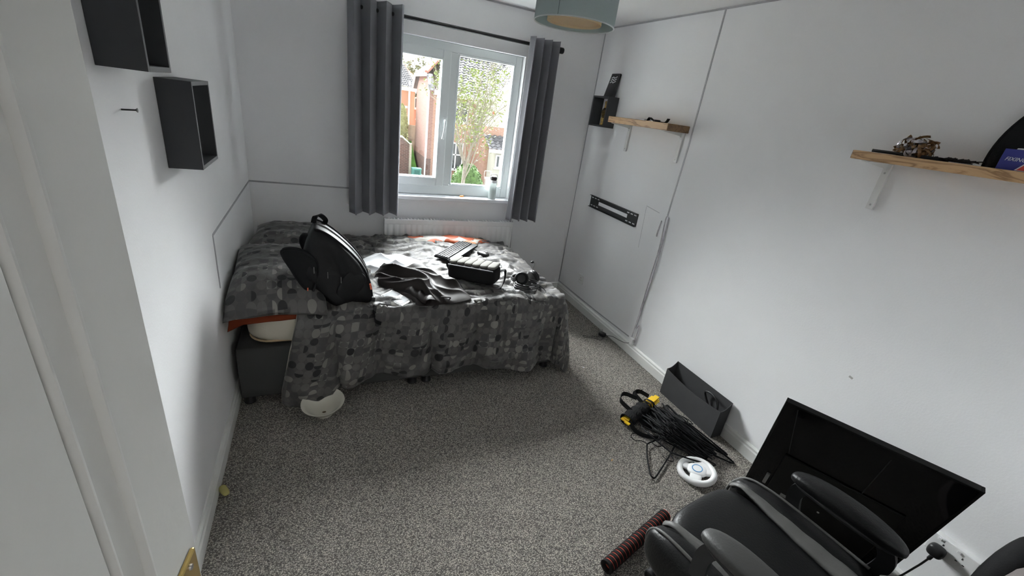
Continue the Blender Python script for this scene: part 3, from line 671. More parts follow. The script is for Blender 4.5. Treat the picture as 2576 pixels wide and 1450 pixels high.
def cloth_pt(u, v):
    cx = u * Wu; cy = -0.105 - v * Wv               # flat cloth position (x to the right, y to the front)
    ey = max(0.0, YE - cy); ex = max(0.0, cx - XE)
    # left edge of the cloth runs under the pillows and slants on the front drop
    left = 0.10 + 0.245 * max(0, min(1, (-(cy) - 0.95) / 0.30)) - 0.11 * min(1, ey / 0.5)
    cx = left + (cx) * (Wu - left) / Wu
    ex = max(0.0, cx - XE)
    d = math.hypot(ex, ey)
    if d < 1e-9: return Vector((cx, cy, duvet_base(cx, cy) + wrinkle(cx, cy)))
    ox, oy = ex / d, -ey / d
    if ex > 0 and ey > 0:
        k = 4.0; dm = (ex ** k + ey ** k) ** (1 / k); d = dm + 0.10 * (d - dm)
    tx_, ty_ = min(cx, XE), max(cy, YE)
    zt = duvet_base(tx_, ty_)
    arc = RR * PI / 2
    if d < arc: h = RR * math.sin(d / RR); dz = RR * (1 - math.cos(d / RR)); wl = 1 - d / arc
    else: h = RR; dz = RR + (d - arc); wl = 0
    q = min(1, d / 0.5)
    s = cx * (1 - (ex > 0) * 0.0) - cy * 0.0 if ey >= ex else -cy
    sc = tx_ + ex * 0.7 - (ty_ + 0) * 1.0 - 0.0
    fold = 0.030 * math.sin(sc * 11.0 + 1.3) + 0.018 * math.sin(sc * 23 + 0.5 + 2 * q) + 0.05 * nz(sc * 4.0, q * 1.2, 6) + 0.022 * max(0, ridge(nz(sc * 7, q * 2.5 + 3, 8))) ** 2
    for c0, wd, am in ((0.50 + 1.275, 0.025, -0.05), (1.03 + 1.275, 0.03, -0.055), (0.72 + 1.275, 0.03, -0.03), (1.32 + 1.275, 0.04, -0.03)):
        fold += am * math.exp(-((sc - c0 - 0.03 * q) / wd) ** 2)
    out = h + 0.035 * q + fold * (0.25 + 0.75 * q) * min(1, d / 0.06)
    out = max(out, 0.035 + 0.01 * q)
    z = zt - dz + wrinkle(tx_ + ox * d, ty_ + oy * d) * (0.4 + 0.6 * wl)
    if z < 0.012: out += (0.012 - z) * 0.6; z = 0.012 + 0.004 * (1 + nz(cx * 9, cy * 9))
    return Vector((tx_ + ox * out, ty_ + oy * out, z))
NU, NV = 210, 170
def hemv(u, v):
    # wavy hem: shorter drop towards the right of the middle, trailing at the left
    x = u * Wu
    f = 1.0 + 0.005 * math.sin(x * 9) + (0.050 * max(0, 1 - x / 0.30)) - 0.035 * max(0, 1 - abs(x - 0.85) / 0.6) + 0.006 * nz(x * 5, 0, 2)
    return v * (1 + (f - 1) * max(0, (v - 0.7) / 0.3))
dvt = thing('duvet', 'rumpled grey duvet printed with circles, spread over the bed and hanging to the carpet', 'duvet', (1.1, -0.7, 0.56))
mb = MB().grid(NU, NV, lambda u, v: cloth_pt(u, hemv(u, v)), lambda u, v: (u * Wu, hemv(u, v) * Wv))
mb.v = [tuple(v) for v in mb.v]
cov = mb.build('duvet_cover', DUVET, dvt, smooth=True, fix=False)
md = cov.modifiers.new('padding', 'SOLIDIFY'); md.thickness = 0.012; md.offset = -1
# pale piped edge of the cover on the front left
edge = [cloth_pt(0.0, hemv(0, j / 60)) for j in range(36, 61)]
MB().tube([p + Vector((-0.004, -0.004, 0.0)) for p in edge], 0.0045, 8).build('cover_seam', mat('pale_seam', (0.38, 0.35, 0.30), 0.8), dvt, smooth=True)
def top(x, y): return duvet_base(x, y) + max(wrinkle(x, y), 0.002)
# turned back orange reverse along the wall side
def turn(u, v):
    x = 1.08 + u * 0.74; wob = 0.03 * nz(u * 5, 0.2, 1)
    y = -0.118 - v * (0.06 + 0.11 * math.sin(PI * min(1, u * 1.02)) * (0.45 + 0.55 * u) + 0.04 * abs(math.sin(u * 7)))
    e = math.sin(PI * v) ** 0.6
    z = duvet_base(x, y) + 0.012 + 0.030 * e * math.sin(PI * min(1, max(0, u)) ) ** 0.5 + 0.010 * nz(u * 9, v * 4, 3)
    return (x, y + wob * v, z)
tb = MB().grid(60, 16, turn, lambda u, v: (u * 0.8, v * 0.22)).build('turned_back_edge', DUVETR, dvt, smooth=True)
tb['label'] = 'orange and white reverse side of the duvet'
md = tb.modifiers.new('padding', 'SOLIDIFY'); md.thickness = 0.006; md.offset = -1

# pillows
def pillow(label, c, hx, hy, ht, rz, bend, seed, tilt):
    t = thing('pillow', label, 'pillow', (c[0], c[1], c[2] - ht), group='pillows at the head of the bed')
    n = 46; vs = []; uv = []; M_ = Matrix.Rotation(rz, 3, 'Z')
    def side(sg):
        for i in range(n):
            for j in range(n):
                a = -1 + 2 * i / (n - 1); b = -1 + 2 * j / (n - 1)
                th = ht * (max(0, 1 - abs(a) ** 3.2) ** 0.55) * (max(0, 1 - abs(b) ** 3.2) ** 0.55)
                k = 1 + 0.05 * (abs(a * b)) ** 2 - 0.05 * (1 - abs(b)) * (abs(a) ** 6) - 0.04 * (1 - abs(a)) * abs(b) ** 6
                x, y = a * hx * k, b * hy * k
                wr_ = 0.010 * max(0, ridge(nz(x * 7 + seed, y * 9, 2))) ** 2 * th / ht + 0.008 * nz(x * 15, y * 15, seed)
                z = sg * th + (wr_ if sg > 0 else 0)
                p = M_ @ Vector((x, y, z)); X, Y = c[0] + p.x, c[1] + p.y
                Z = c[2] + p.z + tilt[0] * p.x + tilt[1] * p.y
                if Y < bend[0]: Z -= bend[1] * (bend[0] - Y) ** 2
                if X < 0.012: X = 0.012 + (X - 0.012) * 0.08
                vs.append((X, Y, Z)); uv.append((x + 3, y + 3))
    side(1); side(-1); mb = MB(); mb.v = vs; mb.uv = uv
    for s_ in (0, 1):
        o = s_ * n * n
        for i in range(n - 1):
            for j in range(n - 1):
                q = (o + i * n + j, o + (i + 1) * n + j, o + (i + 1) * n + j + 1, o + i * n + j + 1); mb.f.append(q if s_ == 0 else q[::-1])
    for i in range(n - 1):
        for e in ((i * n, (i + 1) * n), (i * n + n - 1, (i + 1) * n + n - 1), (i, i + 1), ((n - 1) * n + i, (n - 1) * n + i + 1)):
            mb.f.append((e[0], e[1], e[1] + n * n, e[0] + n * n))
    mb.build('pillow_case', DUVET, t, smooth=True)
    # corner ears
    return t
pillow('plump grey circle-print pillow at the front of the bed, hanging over the mattress edge', (0.232, -1.005, 0.660), 0.225, 0.355, 0.082, 0.03, (-1.16, 1.5), 2, (-0.02, 0.07))
pillow('grey circle-print pillow at the back of the bed beside the wall', (0.285, -0.385, 0.645), 0.255, 0.285, 0.092, -0.06, (-5, 0), 11, (-0.03, 0.02))
# orange sheet showing under the front pillow
def sheet(u, v):
    x = 0.03 + u * 0.31; y0 = -1.18
    d = v * (0.21 + 0.055 * max(0, 1 - u / 0.22) - 0.035 * u)
    flat = 0.115
    if d < flat: return (x, y0 - d, 0.562 + 0.004 * nz(x * 20, d * 20))
    k = d - flat; return (x - 0.012 * k / 0.1, y0 - flat - 0.022 * min(1, k / 0.03), 0.562 - k * 0.6 + 0.003 * nz(x * 20, k * 20))
o = MB().grid(30, 24, sheet).build('orange_sheet', ORANGE, smooth=True); md = o.modifiers.new('thickness', 'SOLIDIFY'); md.thickness = 0.003
tag(o, 'orange sheet edge showing between the front pillow and the cream mattress', 'sheet')

# ------------------------------------------------------------------ things on the bed
def cloth_pile(name, label, cat, poly, zoff, hgt, m, folds, seed, na=110, nr=26, uvn=None):
    cx = sum(p[0] for p in poly) / len(poly); cy = sum(p[1] for p in poly) / len(poly)
    ring = spline([(x, y, 0) for x, y in poly], 10, closed=True); k = len(ring)
    def fn(u, v):
        q = u * k; i0 = int(q) % k; p = ring[i0].lerp(ring[(i0 + 1) % k], q - int(q))
        x = cx + (p.x - cx) * v; y = cy + (p.y - cy) * v
        e = (1 - v ** 6)
        f = 0
        for ang, fr, am, wp in folds:
            s = x * math.cos(ang) + y * math.sin(ang) + wp * nz(x * 4, y * 4, seed)
            f += am * ((1 - abs(math.sin(s * fr + seed))) ** 1.6)
        z = duvet_base(x, y) + zoff + e * (hgt + f + 0.012 * nz(x * 8, y * 8, seed + 3)) + 0.004
        return (x, y, max(z, duvet_base(x, y) + 0.004))
    mb = MB().grid(na, nr, fn)
    o = mb.build(name, m, smooth=True, fix=True); o2 = tag(o, label, cat)
    return o2
cloth_pile('t_shirt', 'crumpled white t-shirt lying on the duvet behind the dark jacket', 't-shirt',
   [(0.69, -0.66), (0.73, -0.54), (0.82, -0.48), (0.97, -0.49), (1.05, -0.54), (1.12, -0.64), (1.10, -0.76), (0.98, -0.82), (0.82, -0.82), (0.73, -0.80)], 0.008, 0.018, SHIRT, [(0.6, 17, 0.020, 0.12), (1.9, 23, 0.012, 0.10)], 3, 150, 36)
jk = thing('jacket', 'crumpled dark brown satin jacket heaped in the middle of the bed', 'jacket', (1.0, -1.08, 0.57))
jb = cloth_pile('jacket_body', '', '', [(0.79, -0.77), (0.86, -0.70), (0.96, -0.74), (1.05, -0.73), (1.13, -0.79), (1.19, -0.92), (1.26, -1.14), (1.30, -1.27), (1.20, -1.32), (1.06, -1.34), (0.96, -1.34), (0.93, -1.27), (0.87, -1.18), (0.80, -1.04), (0.76, -0.91)],
   0.010, 0.030, JACK, [(0.78, 14, 0.046, 0.16), (0.50, 25, 0.030, 0.14), (0.9, 44, 0.013, 0.10)], 5, 240, 70)
del jb['label'], jb['category']; jb.parent = jk; jb.matrix_parent_inverse = Matrix.Identity(4); jb.location = jb.location - jk.location
def slv(u, v):
    a = Vector((0.95, -1.16, 0)); b = Vector((1.03, -1.345, 0)); p = a + (b - a) * u; w_ = 0.05 - 0.01 * u; an = v * 2 * PI
    return (p.x + w_ * math.cos(an) * 0.9, p.y + w_ * math.cos(an) * 0.4, 0.585 + 0.022 + 0.022 * math.sin(an) + 0.006 * math.sin(u * 16 + 2 * math.cos(an)) - 0.01 * u)
MB().grid(24, 20, slv).build('sleeve', JACK, jk, smooth=True)
MB().tube(spline([(1.10, -1.30, 0.605), (1.12, -1.315, 0.612), (1.15, -1.318, 0.607), (1.14, -1.33, 0.60)]), 0.004, 8).build('hanging_loop', JACK, jk)

# white plastic tray
tr = thing('plastic_tray', 'small white plastic tray with grey compartments on the duvet in front of the jacket', 'tray', (0.855, -1.225, top(0.855, -1.225) + 0.006), (math.radians(4), math.radians(3), math.radians(-52)))
def inl(t, mb):
    M_ = world_of(t); mb.v = [tuple(M_ @ Vector(v)) for v in mb.v]; return mb
inl(tr, MB().box((-0.088, -0.05, 0), (0.088, 0.05, 0.010), 0.008)).build('tray_body', WHITEP, tr)
inl(tr, MB().box((-0.078, -0.042, 0.0095), (-0.012, 0.042, 0.0115), 0.002)).build('compartment', mat('tray_grey', (0.09, 0.10, 0.115), 0.5), tr)
inl(tr, MB().box((0.012, -0.042, 0.0095), (0.070, 0.042, 0.0115), 0.002)).build('compartment', bpy.data.materials['tray_grey'], tr)
inl(tr, MB().box((-0.012, -0.02, 0.009), (0.012, 0.012, 0.0135), 0.002)).build('latch', WHITEP, tr)

BAGM = mat('black_bag_cloth', (0.007, 0.007, 0.008), 0.5, spec=0.3, bump=0.2, bscale=200)
# backpack standing on its base, leaning back on the pillows; seen from its side
bp_ = thing('backpack', 'bulky black backpack with padded straps leaning on the pillows', 'backpack', (0.56, -1.15, 0.56))
prof = [(0.429, 0.985), (0.469, 0.975), (0.511, 0.948), (0.561, 0.905), (0.615, 0.849), (0.659, 0.789), (0.692, 0.718), (0.709, 0.640), (0.709, 0.575), (0.670, 0.556), (0.591, 0.553), (0.519, 0.560), (0.462, 0.603), (0.410, 0.673), (0.375, 0.753), (0.365, 0.819), (0.375, 0.873), (0.398, 0.936)]
PR = [(p.x, p.y) for p in spline([(x, z, 0) for x, z in prof], 5, closed=True)]
pcx, pcz = 0.545, 0.745
SEC = [(-1.262, 0.0), (-1.268, 0.55), (-1.272, 0.80), (-1.262, 0.94), (-1.235, 0.995), (-1.19, 1.0), (-1.12, 1.0), (-1.06, 0.985), (-1.03, 0.94), (-1.01, 0.82), (-1.0, 0.5), (-1.0, 0.0)]
def pk(x, z, y, k):
    # rear (left) side is flatter against the back; base stays on the bed
    zz = pcz + (z - pcz) * k; xx = pcx + (x - pcx) * k
    y2 = y - 0.035 * max(0, (0.72 - zz)) * (y < -1.2) * (k < 0.95) + 0.10 * max(0, zz - 0.75) * (1.0)
    return (xx, y2 - 0.02 * nz(xx * 9, zz * 9, 1) * (k < 0.97), max(zz, 0.556))
mb = MB(); npf_ = len(PR)
for y, k in SEC:
    for x, z in PR: mb.v.append(pk(x, z, y, k))
for i in range(len(SEC) - 1):
    for j in range(npf_): mb.f.append((i * npf_ + j, i * npf_ + (j + 1) % npf_, (i + 1) * npf_ + (j + 1) % npf_, (i + 1) * npf_ + j))
mb.build('main_body', BAGM, bp_, smooth=True)
gz = mat('satin_black_piping', (0.16, 0.16, 0.16), 0.35)
def rim_line(y, k, i0, i1, r, nm='seam_piping', m=None):
    MB().tube([pk(*PR[i % npf_], y, k) for i in range(i0, i1)], r, 8).build(nm, m or BLACKM, bp_, smooth=True)
rim_line(-1.245, 0.995, 0, 45, 0.006); rim_line(-1.07, 1.0, 0, 45, 0.006); rim_line(-1.15, 1.012, 2, 30, 0.007, 'zip_line', gz)
MB().superbox((0.060, 0.012, 0.095), 3, 7, Matrix.Translation((0.60, -1.268, 0.680)) @ Matrix.Rotation(math.radians(28), 4, 'Y')).build('side_pocket', BAGM, bp_, smooth=True)
MB().ribbon(spline([(0.425, -1.10, 0.985), (0.435, -1.085, 1.015), (0.46, -1.06, 1.018), (0.485, -1.05, 0.99), (0.48, -1.06, 0.972)]), (1, 0, 0.4), 0.026, 0.006).build('grab_handle', BLACKM, bp_)
for ya, yb, pts in ((-1.272, -1.235, [(0.440, 0.80), (0.410, 0.858), (0.368, 0.886), (0.318, 0.898), (0.278, 0.888), (0.283, 0.852), (0.310, 0.795), (0.338, 0.735), (0.372, 0.680), (0.41, 0.66)]), (-1.14, -1.10, [(0.455, 0.855), (0.425, 0.905), (0.392, 0.928), (0.366, 0.926), (0.357, 0.895), (0.372, 0.845), (0.40, 0.785), (0.44, 0.79)])):
    q_ = [(p.x, p.y) for p in spline([(x, z, 0) for x, z in pts], 5, closed=True)]
    MB().prism(q_, 'y', ya, yb).build('shoulder_strap', BLACKM, bp_)
    MB().tube([(x, ya, z) for x, z in q_], 0.006, 8, closed=True).build('strap_edge', BLACKM, bp_, smooth=True)
buckle_p = Vector((0.712, -1.24, 0.585))
MB().ribbon(spline([(0.712, -1.20, 0.65), buckle_p, (0.722, -1.275, 0.567), (0.716, -1.335, 0.54), (0.722, -1.352, 0.50), (0.75, -1.358, 0.486)]), (0, 0.8, 0.5), 0.022, 0.004).build('webbing', BLACKM, bp_)
MB().box(tuple(buckle_p + Vector((-0.006, -0.03, -0.012))), tuple(buckle_p + Vector((0.016, 0.0, 0.022))), 0.004).build('buckle', BLACKP, bp_)
orz = mat('orange_tag', (0.65, 0.12, 0.05), 0.6)
for q0, q1 in (((0.700, -1.262, 0.690), (0.706, -1.263, 0.655)), ((0.372, -1.265, 0.745), (0.380, -1.266, 0.730))):
    MB().ribbon([q0, q1], (1, 0, 0), 0.009, 0.004).build('zip_tag', orz, bp_)
for k in range(3): MB().ribbon([(0.42 + 0.065 * k, -1.276, 0.80 - 0.03 * k), (0.42 + 0.065 * k, -1.277, 0.765 - 0.03 * k)], (1, 0, 0), 0.004, 0.002).build('loop_stitch', gz, bp_)
MB().ribbon([(0.388, -1.262, 0.70), (0.384, -1.282, 0.66), (0.380, -1.295, 0.615)], (1, 0, 0), 0.006, 0.002).build('pull_cord', orz, bp_)

# laptop bag
lb = thing('laptop_bag', 'black laptop bag with pale quilted top lying on the bed right of the jacket', 'bag', (1.405, -0.985, 0.574), (0, 0, math.radians(-41)))
inl(lb, MB().superbox((0.172, 0.082, 0.056), 6, 9, Matrix.Translation((0, 0, 0.062)) @ Matrix.Rotation(math.radians(-4), 4, 'Y'))).build('bag_body', BLACKM, lb, smooth=True)
for k in range(6):
    xx = -0.1375 + k * 0.055
    inl(lb, MB().superbox((0.0285, 0.068, 0.012), 4, 5, Matrix.Translation((0, 0, 0.062)) @ Matrix.Rotation(math.radians(-4), 4, 'Y') @ Matrix.Translation((xx, 0.008, 0.060)))).build('quilted_panel', BEIGEQ, lb, smooth=True)
mb = MB()
RB = Matrix.Translation((0, 0, 0.062)) @ Matrix.Rotation(math.radians(-4), 4, 'Y')
mb.tube([RB @ Vector((-0.160, -0.076, 0.048)), RB @ Vector((0.162, -0.076, 0.048))], 0.004, 8); inl(lb, mb).build('zip', gz, lb)
inl(lb, MB().ribbon(spline([(0.18, 0.02, 0.105), (0.215, 0.0, 0.12), (0.23, -0.03, 0.07), (0.222, -0.06, 0.02), (0.20, -0.085, 0.0)]), (0, 1, 0.3), 0.022, 0.004)).build('carry_strap', BLACKM, lb)
inl(lb, MB().ribbon(spline([(-0.18, 0.0, 0.085), (-0.205, 0.01, 0.10), (-0.215, 0.02, 0.06), (-0.20, 0.03, 0.02)]), (0, 1, 0.3), 0.022, 0.004)).build('carry_strap', BLACKM, lb)

# keyboard and mouse
ka = math.atan2(0.40, 0.34)
kb = thing('keyboard', 'full size black keyboard lying at an angle on the back of the bed', 'keyboard', (1.435, -0.46, 0.0), (math.radians(2), math.radians(0), ka))
kb.location.z = 0.592
inl(kb, MB().box((-0.235, -0.083, 0), (0.235, 0.083, 0.016), 0.006)).build('case', BLACKM, kb)
kk = MB()
for r_ in range(6):
    for c_ in range(21):
        if (r_, c_) in ((0, 5), (0, 6), (0, 7), (0, 8)): continue
        kk.box((-0.226 + c_ * 0.0215, -0.030 + r_ * 0.0182, 0.016), (-0.226 + c_ * 0.0215 + 0.0152, -0.030 + r_ * 0.0182 + 0.0122, 0.024))
kk.box((-0.226 + 5 * 0.0215, -0.030, 0.016), (-0.226 + 9 * 0.0215 - 0.004, -0.0155, 0.023))
ko = inl(kb, kk).build('keys', mat('grey_black_keys', (0.06, 0.06, 0.065), 0.4), kb); ko['kind'] = 'stuff'
inl(kb, MB().box((-0.235, -0.083, 0.015), (0.235, -0.036, 0.0185), 0.003)).build('wrist_rest', BLACKP, kb)
mz = top(1.63, -0.52)
ms = thing('computer_mouse', 'black wired mouse on the bed beside the keyboard with its cable looped', 'mouse', (1.635, -0.515, mz + 0.004), (0, 0, math.radians(120)))
inl(ms, MB().superbox((0.055, 0.032, 0.021), 2.6, 8, Matrix.Translation((0, 0, 0.02)), lambda c: Vector((c.x, c.y, c.z if c.z > 0 else c.z * 0.8)))).build('mouse_body', BLACKP, ms, smooth=True)
inl(ms, MB().lathe([(0.008, -0.004), (0.009, 0), (0.008, 0.004)], 14, Matrix.Translation((-0.028, 0, 0.038)) @ Matrix.Rotation(PI / 2, 4, 'X'))).build('scroll_wheel', METG, ms)
cz = top(1.66, -0.68) + 0.012
MB().tube(spline([(1.645, -0.57, mz + .02), (1.64, -0.63, cz), (1.60, -0.68, cz + .004), (1.565, -0.72, cz), (1.59, -0.76, cz), (1.63, -0.72, cz + .006), (1.64, -0.67, cz), (1.68, -0.65, cz + .01), (1.715, -0.69, cz), (1.70, -0.76, cz), (1.655, -0.76, cz), (1.645, -0.70, cz + .006), (1.66, -0.66, cz + .012)]), 0.0022, 8).build('cable', BLACKP, ms, smooth=True)

# headset
hz = top(1.76, -1.115) + 0.006
hs = thing('headset', 'black headset with a raised microphone and coiled cable near the right edge of the bed', 'headset', (1.76, -1.115, hz))
HC = Vector((1.76, -1.115, hz))
for k, (dx, dy, tz, rr) in enumerate(((-0.050, 0.01, 0.056, (-0.5, -0.72, 0.45)), (0.062, 0.05, 0.052, (0.75, 0.2, 0.35)))):
    d = Vector(rr).normalized(); c = HC + Vector((dx, dy, tz))
    e = MB().lathe([(0, -0.018), (0.042, -0.018), (0.049, -0.010), (0.049, 0.006), (0.040, 0.014), (0, 0.015)], 28, axis_mtx(c, d)).build('ear_cup', BLACKP, hs, angle=40)
    rg = axis_mtx(c + d * 0.012, d)
    MB().tube([rg @ Vector((0.036 * math.cos(a * PI / 14), 0.036 * math.sin(a * PI / 14), 0)) for a in range(28)], 0.010, 8, closed=True).build('ear_pad', LEATHER, e, smooth=True)
MB().ribbon(spline([HC + Vector(p) for p in ((-0.05, 0.01, 0.055), (-0.085, 0.06, 0.03), (-0.07, 0.13, 0.018), (0.0, 0.17, 0.016), (0.07, 0.14, 0.022), (0.085, 0.09, 0.035), (0.06, 0.055, 0.05))]), (0, 0, 1), 0.026, 0.006).build('headband', BLACKP, hs)
MB().tube(spline([HC + Vector(p) for p in ((0.035, 0.04, 0.075), (0.045, 0.05, 0.11), (0.05, 0.045, 0.15), (0.035, 0.04, 0.165))]), 0.003, 8).build('boom_arm', METG, hs, smooth=True)
MB().superbox((0.012, 0.008, 0.008), 2.5, 4, Matrix.Translation(HC + Vector((0.026, 0.037, 0.167)))).build('microphone', BLACKP, hs, smooth=True)
def loop(cx, cy, rx, ry, z, n=26, a0=0, turns=1.0, rise=0.0):
    return [(cx + rx * math.cos(a0 + 2 * PI * turns * k / n), cy + ry * math.sin(a0 + 2 * PI * turns * k / n), z + rise * k / n) for k in range(n + 1)]
mb = MB()
for k in range(5): mb.tube(loop(1.735 + 0.006 * math.sin(k * 2), -1.165 + 0.006 * k, 0.098 - 0.004 * k, 0.068 - 0.002 * k, hz + 0.006 + 0.009 * k, 30, k), 0.0038, 8)
mb.tube(spline([(1.82, -1.17, hz + .03), (1.85, -1.20, hz + .01), (1.85, -1.235, hz), (1.84, -1.262, hz - .002), (1.78, -1.265, hz), (1.68, -1.235, hz), (1.60, -1.195, hz + .006), (1.545, -1.13, hz + .004)]), 0.0032, 8)
mb.build('cable', BLACKP, hs, smooth=True)

# ------------------------------------------------------------------ window sill things
bt = thing('water_bottle', 'clear frosted water bottle with a dark flip cap on the window sill', 'bottle', (1.852, 0.0, WZ0))
BT = Matrix.Translation((1.852, 0.0, WZ0))
FROST = mat('frosted_bottle', (0.62, 0.68, 0.66), 0.35)
nb = FROST.node_tree.nodes['Principled BSDF']; nb.inputs['Transmission Weight'].default_value = 0.35; nb.inputs['Roughness'].default_value = 0.4
MB().lathe([(0, 0), (0.030, 0), (0.033, 0.004), (0.033, 0.135), (0.031, 0.142), (0.0, 0.142)], 32, BT).build('bottle_body', FROST, bt, angle=40)
MB().lathe([(0.0, 0.142), (0.033, 0.142), (0.034, 0.146), (0.034, 0.158), (0.030, 0.164), (0, 0.164)], 32, BT).build('collar', WHITEP, bt, angle=40)
MB().lathe([(0.028, 0.163), (0.030, 0.168), (0.030, 0.182), (0.024, 0.195), (0.008, 0.200), (0, 0.200)], 28, BT).build('cap', mat('brown_black_cap', (0.035, 0.022, 0.02), 0.4), bt, angle=40)
MB().tube(spline([BT @ Vector(p) for p in ((-0.03, 0, 0.165), (-0.031, 0, 0.20), (-0.022, 0, 0.213), (0.022, 0, 0.213), (0.031, 0, 0.20), (0.03, 0, 0.165))]), 0.0035, 8).build('carry_loop', WHITEP, bt, smooth=True)
tag(MB().superbox((0.022, 0.010, 0.007), 2.2, 5, Matrix.Translation((1.580, 0.012, WZ0 + 0.0075)) @ Matrix.Rotation(0.3, 4, 'Z')).build('sea_shell', mat('amber_shell', (0.65, 0.30, 0.10), 0.3, var=0.5, vscale=90), smooth=True), 'small amber coloured shell on the window sill', 'shell')

# ------------------------------------------------------------------ things on the floor
bw = thing('bowl', 'cream ceramic bowl on the carpet in front of the bed', 'bowl', (0.440, -1.462, 0), (math.radians(5), math.radians(-3), 0))
inl(bw, MB().lathe([(0.0, 0.005), (0.038, 0.005), (0.040, 0.0), (0.045, 0.0), (0.046, 0.011), (0.066, 0.030), (0.092, 0.070), (0.108, 0.084), (0.111, 0.088), (0.107, 0.0885), (0.088, 0.074), (0.060, 0.036), (0.036, 0.018), (0, 0.016)], 48)).build('bowl_body', CERAM, bw, angle=50)
inl(bw, MB().superbox((0.010, 0.005, 0.003), 2.2, 3, Matrix.Translation((0.0, -0.01, 0.019)))).build('food_residue', mat('dry_residue', (0.09, 0.06, 0.03), 0.8), bw)
# storage box against the skirting
sb = thing('storage_box', 'open dark grey card storage box on the carpet against the right skirting', 'box', (2.645, -1.985, 0))
Yb0, Yb1 = -2.208, -1.742
def concave(a, b, z, sag, n=14): return [(a + (b - a) * k / n, z - sag * math.sin(PI * k / n)) for k in range(n + 1)]
MB().prism([(Yb0, 0.001), (Yb1, 0.001)] + concave(Yb1, Yb0, 0.196, 0.022), 'x', 2.598, 2.601).build('front_panel', STORE, sb)
MB().prism([(Yb0, 0.001), (Yb1, 0.001), (Yb1, 0.244), (Yb0, 0.248)], 'x', 2.677, 2.680).build('back_panel', STORE, sb)
def endp(y):
    m2 = MB(); ks = [(2.599 + 0.079 * k / 8, 0.196 + 0.050 * k / 8 - 0.014 * math.sin(PI * k / 8)) for k in range(9)]
    m2.prism([(2.678, 0.001), (2.599, 0.001)] + ks, 'y', y, y + 0.003); return m2
endp(Yb0).build('end_panel', STORE, sb); endp(Yb1 - 0.003).build('end_panel', STORE, sb)
MB().box((2.601, Yb0 + 0.003, 0.001), (2.677, Yb1 - 0.003, 0.004)).build('bottom_panel', STORE, sb)
lp = []
for k in range(3): lp += loop(2.637, -2.10 + 0.01 * k, 0.030, 0.060 - 0.006 * k, 0.09 + 0.015 * k, 18, 0.4)
lp += spline([(2.66, -2.08, 0.13), (2.655, -2.03, 0.20), (2.650, -2.08, 0.225), (2.645, -2.14, 0.20), (2.64, -2.165, 0.11)], 6)
tag(MB().tube(spline(lp, 2), 0.0065, 8).build('coiled_cable', BLACKP, smooth=True), 'coiled black cable inside the open storage box', 'cable')

# clothes hangers
def hanger_mesh():
    r = 0.0045; mb = MB()
    mb.tube(spline([(-0.205, 0, 0.0), (-0.212, 0, 0.018), (-0.19, 0, 0.036), (-0.10, 0, 0.085), (-0.02, 0, 0.118), (0.0, 0, 0.122), (0.02, 0, 0.118), (0.10, 0, 0.085), (0.19, 0, 0.036), (0.212, 0, 0.018), (0.205, 0, 0.0), (0.10, 0, -0.004), (0, 0, -0.005), (-0.10, 0, -0.004)], 5, closed=True), r, 8, closed=True)
    return mb
hk = MB().tube(spline([(0, 0, 0.120), (0, 0, 0.150), (0.012, 0, 0.168), (0.030, 0, 0.185), (0.026, 0, 0.212), (0.0, 0, 0.222), (-0.026, 0, 0.210)], 6), 0.0024, 8)
h0 = thing('clothes_hanger', 'slim black plastic clothes hanger in the heap beside the storage box', 'hanger', (0, 0, 0), group='black hangers heaped on the carpet')
hanger_mesh().build('shoulder_frame', BLACKP, h0, smooth=True); hk.build('hook', METG, h0, smooth=True)
HM = mat('black_hanger_plastic', (0.010, 0.010, 0.011), 0.6, spec=0.15)
for q_ in h0.children: q_.data.materials[0] = HM
rng = random.Random(12); place = []
for k in range(24):
    s = k / 23; x = 2.52 - 0.19 * s + rng.uniform(-.012, .012); y = -2.13 - 0.0 * s + rng.uniform(-.03, .03)
    yaw = math.radians(-86 + rng.uniform(-13, 13) + 6 * s); lean = math.radians(62 + rng.uniform(-20, 22))
    place.append((x, y, 0.012 + 0.010 * rng.random() + 0.022 * math.sin(PI * s), yaw, lean))
place += [(2.20, -2.27, 0.012, math.radians(-150), math.radians(86)), (2.31, -2.22, 0.03, math.radians(-60), math.radians(80)), (2.53, -2.20, 0.010, math.radians(-80), math.radians(84))]
for k, (x, y, z, yaw, lean) in enumerate(place):
    R_ = (Matrix.Rotation(yaw, 4, 'Z') @ Matrix.Rotation(lean, 4, 'X')).to_euler()
    if k == 0: h0.location = (x, y, z); h0.rotation_euler = R_
    else: copy_thing(h0, (x, y, z), R_)
hg_ = [q for q in C.objects if q.name.startswith('clothes_hanger.')]
hg_[-3]['label'] = 'black hanger splayed out of the heap towards the bed, nearest the toy wheel'
hg_[-1]['label'] = 'black hanger of the heap lying closest to the storage box'
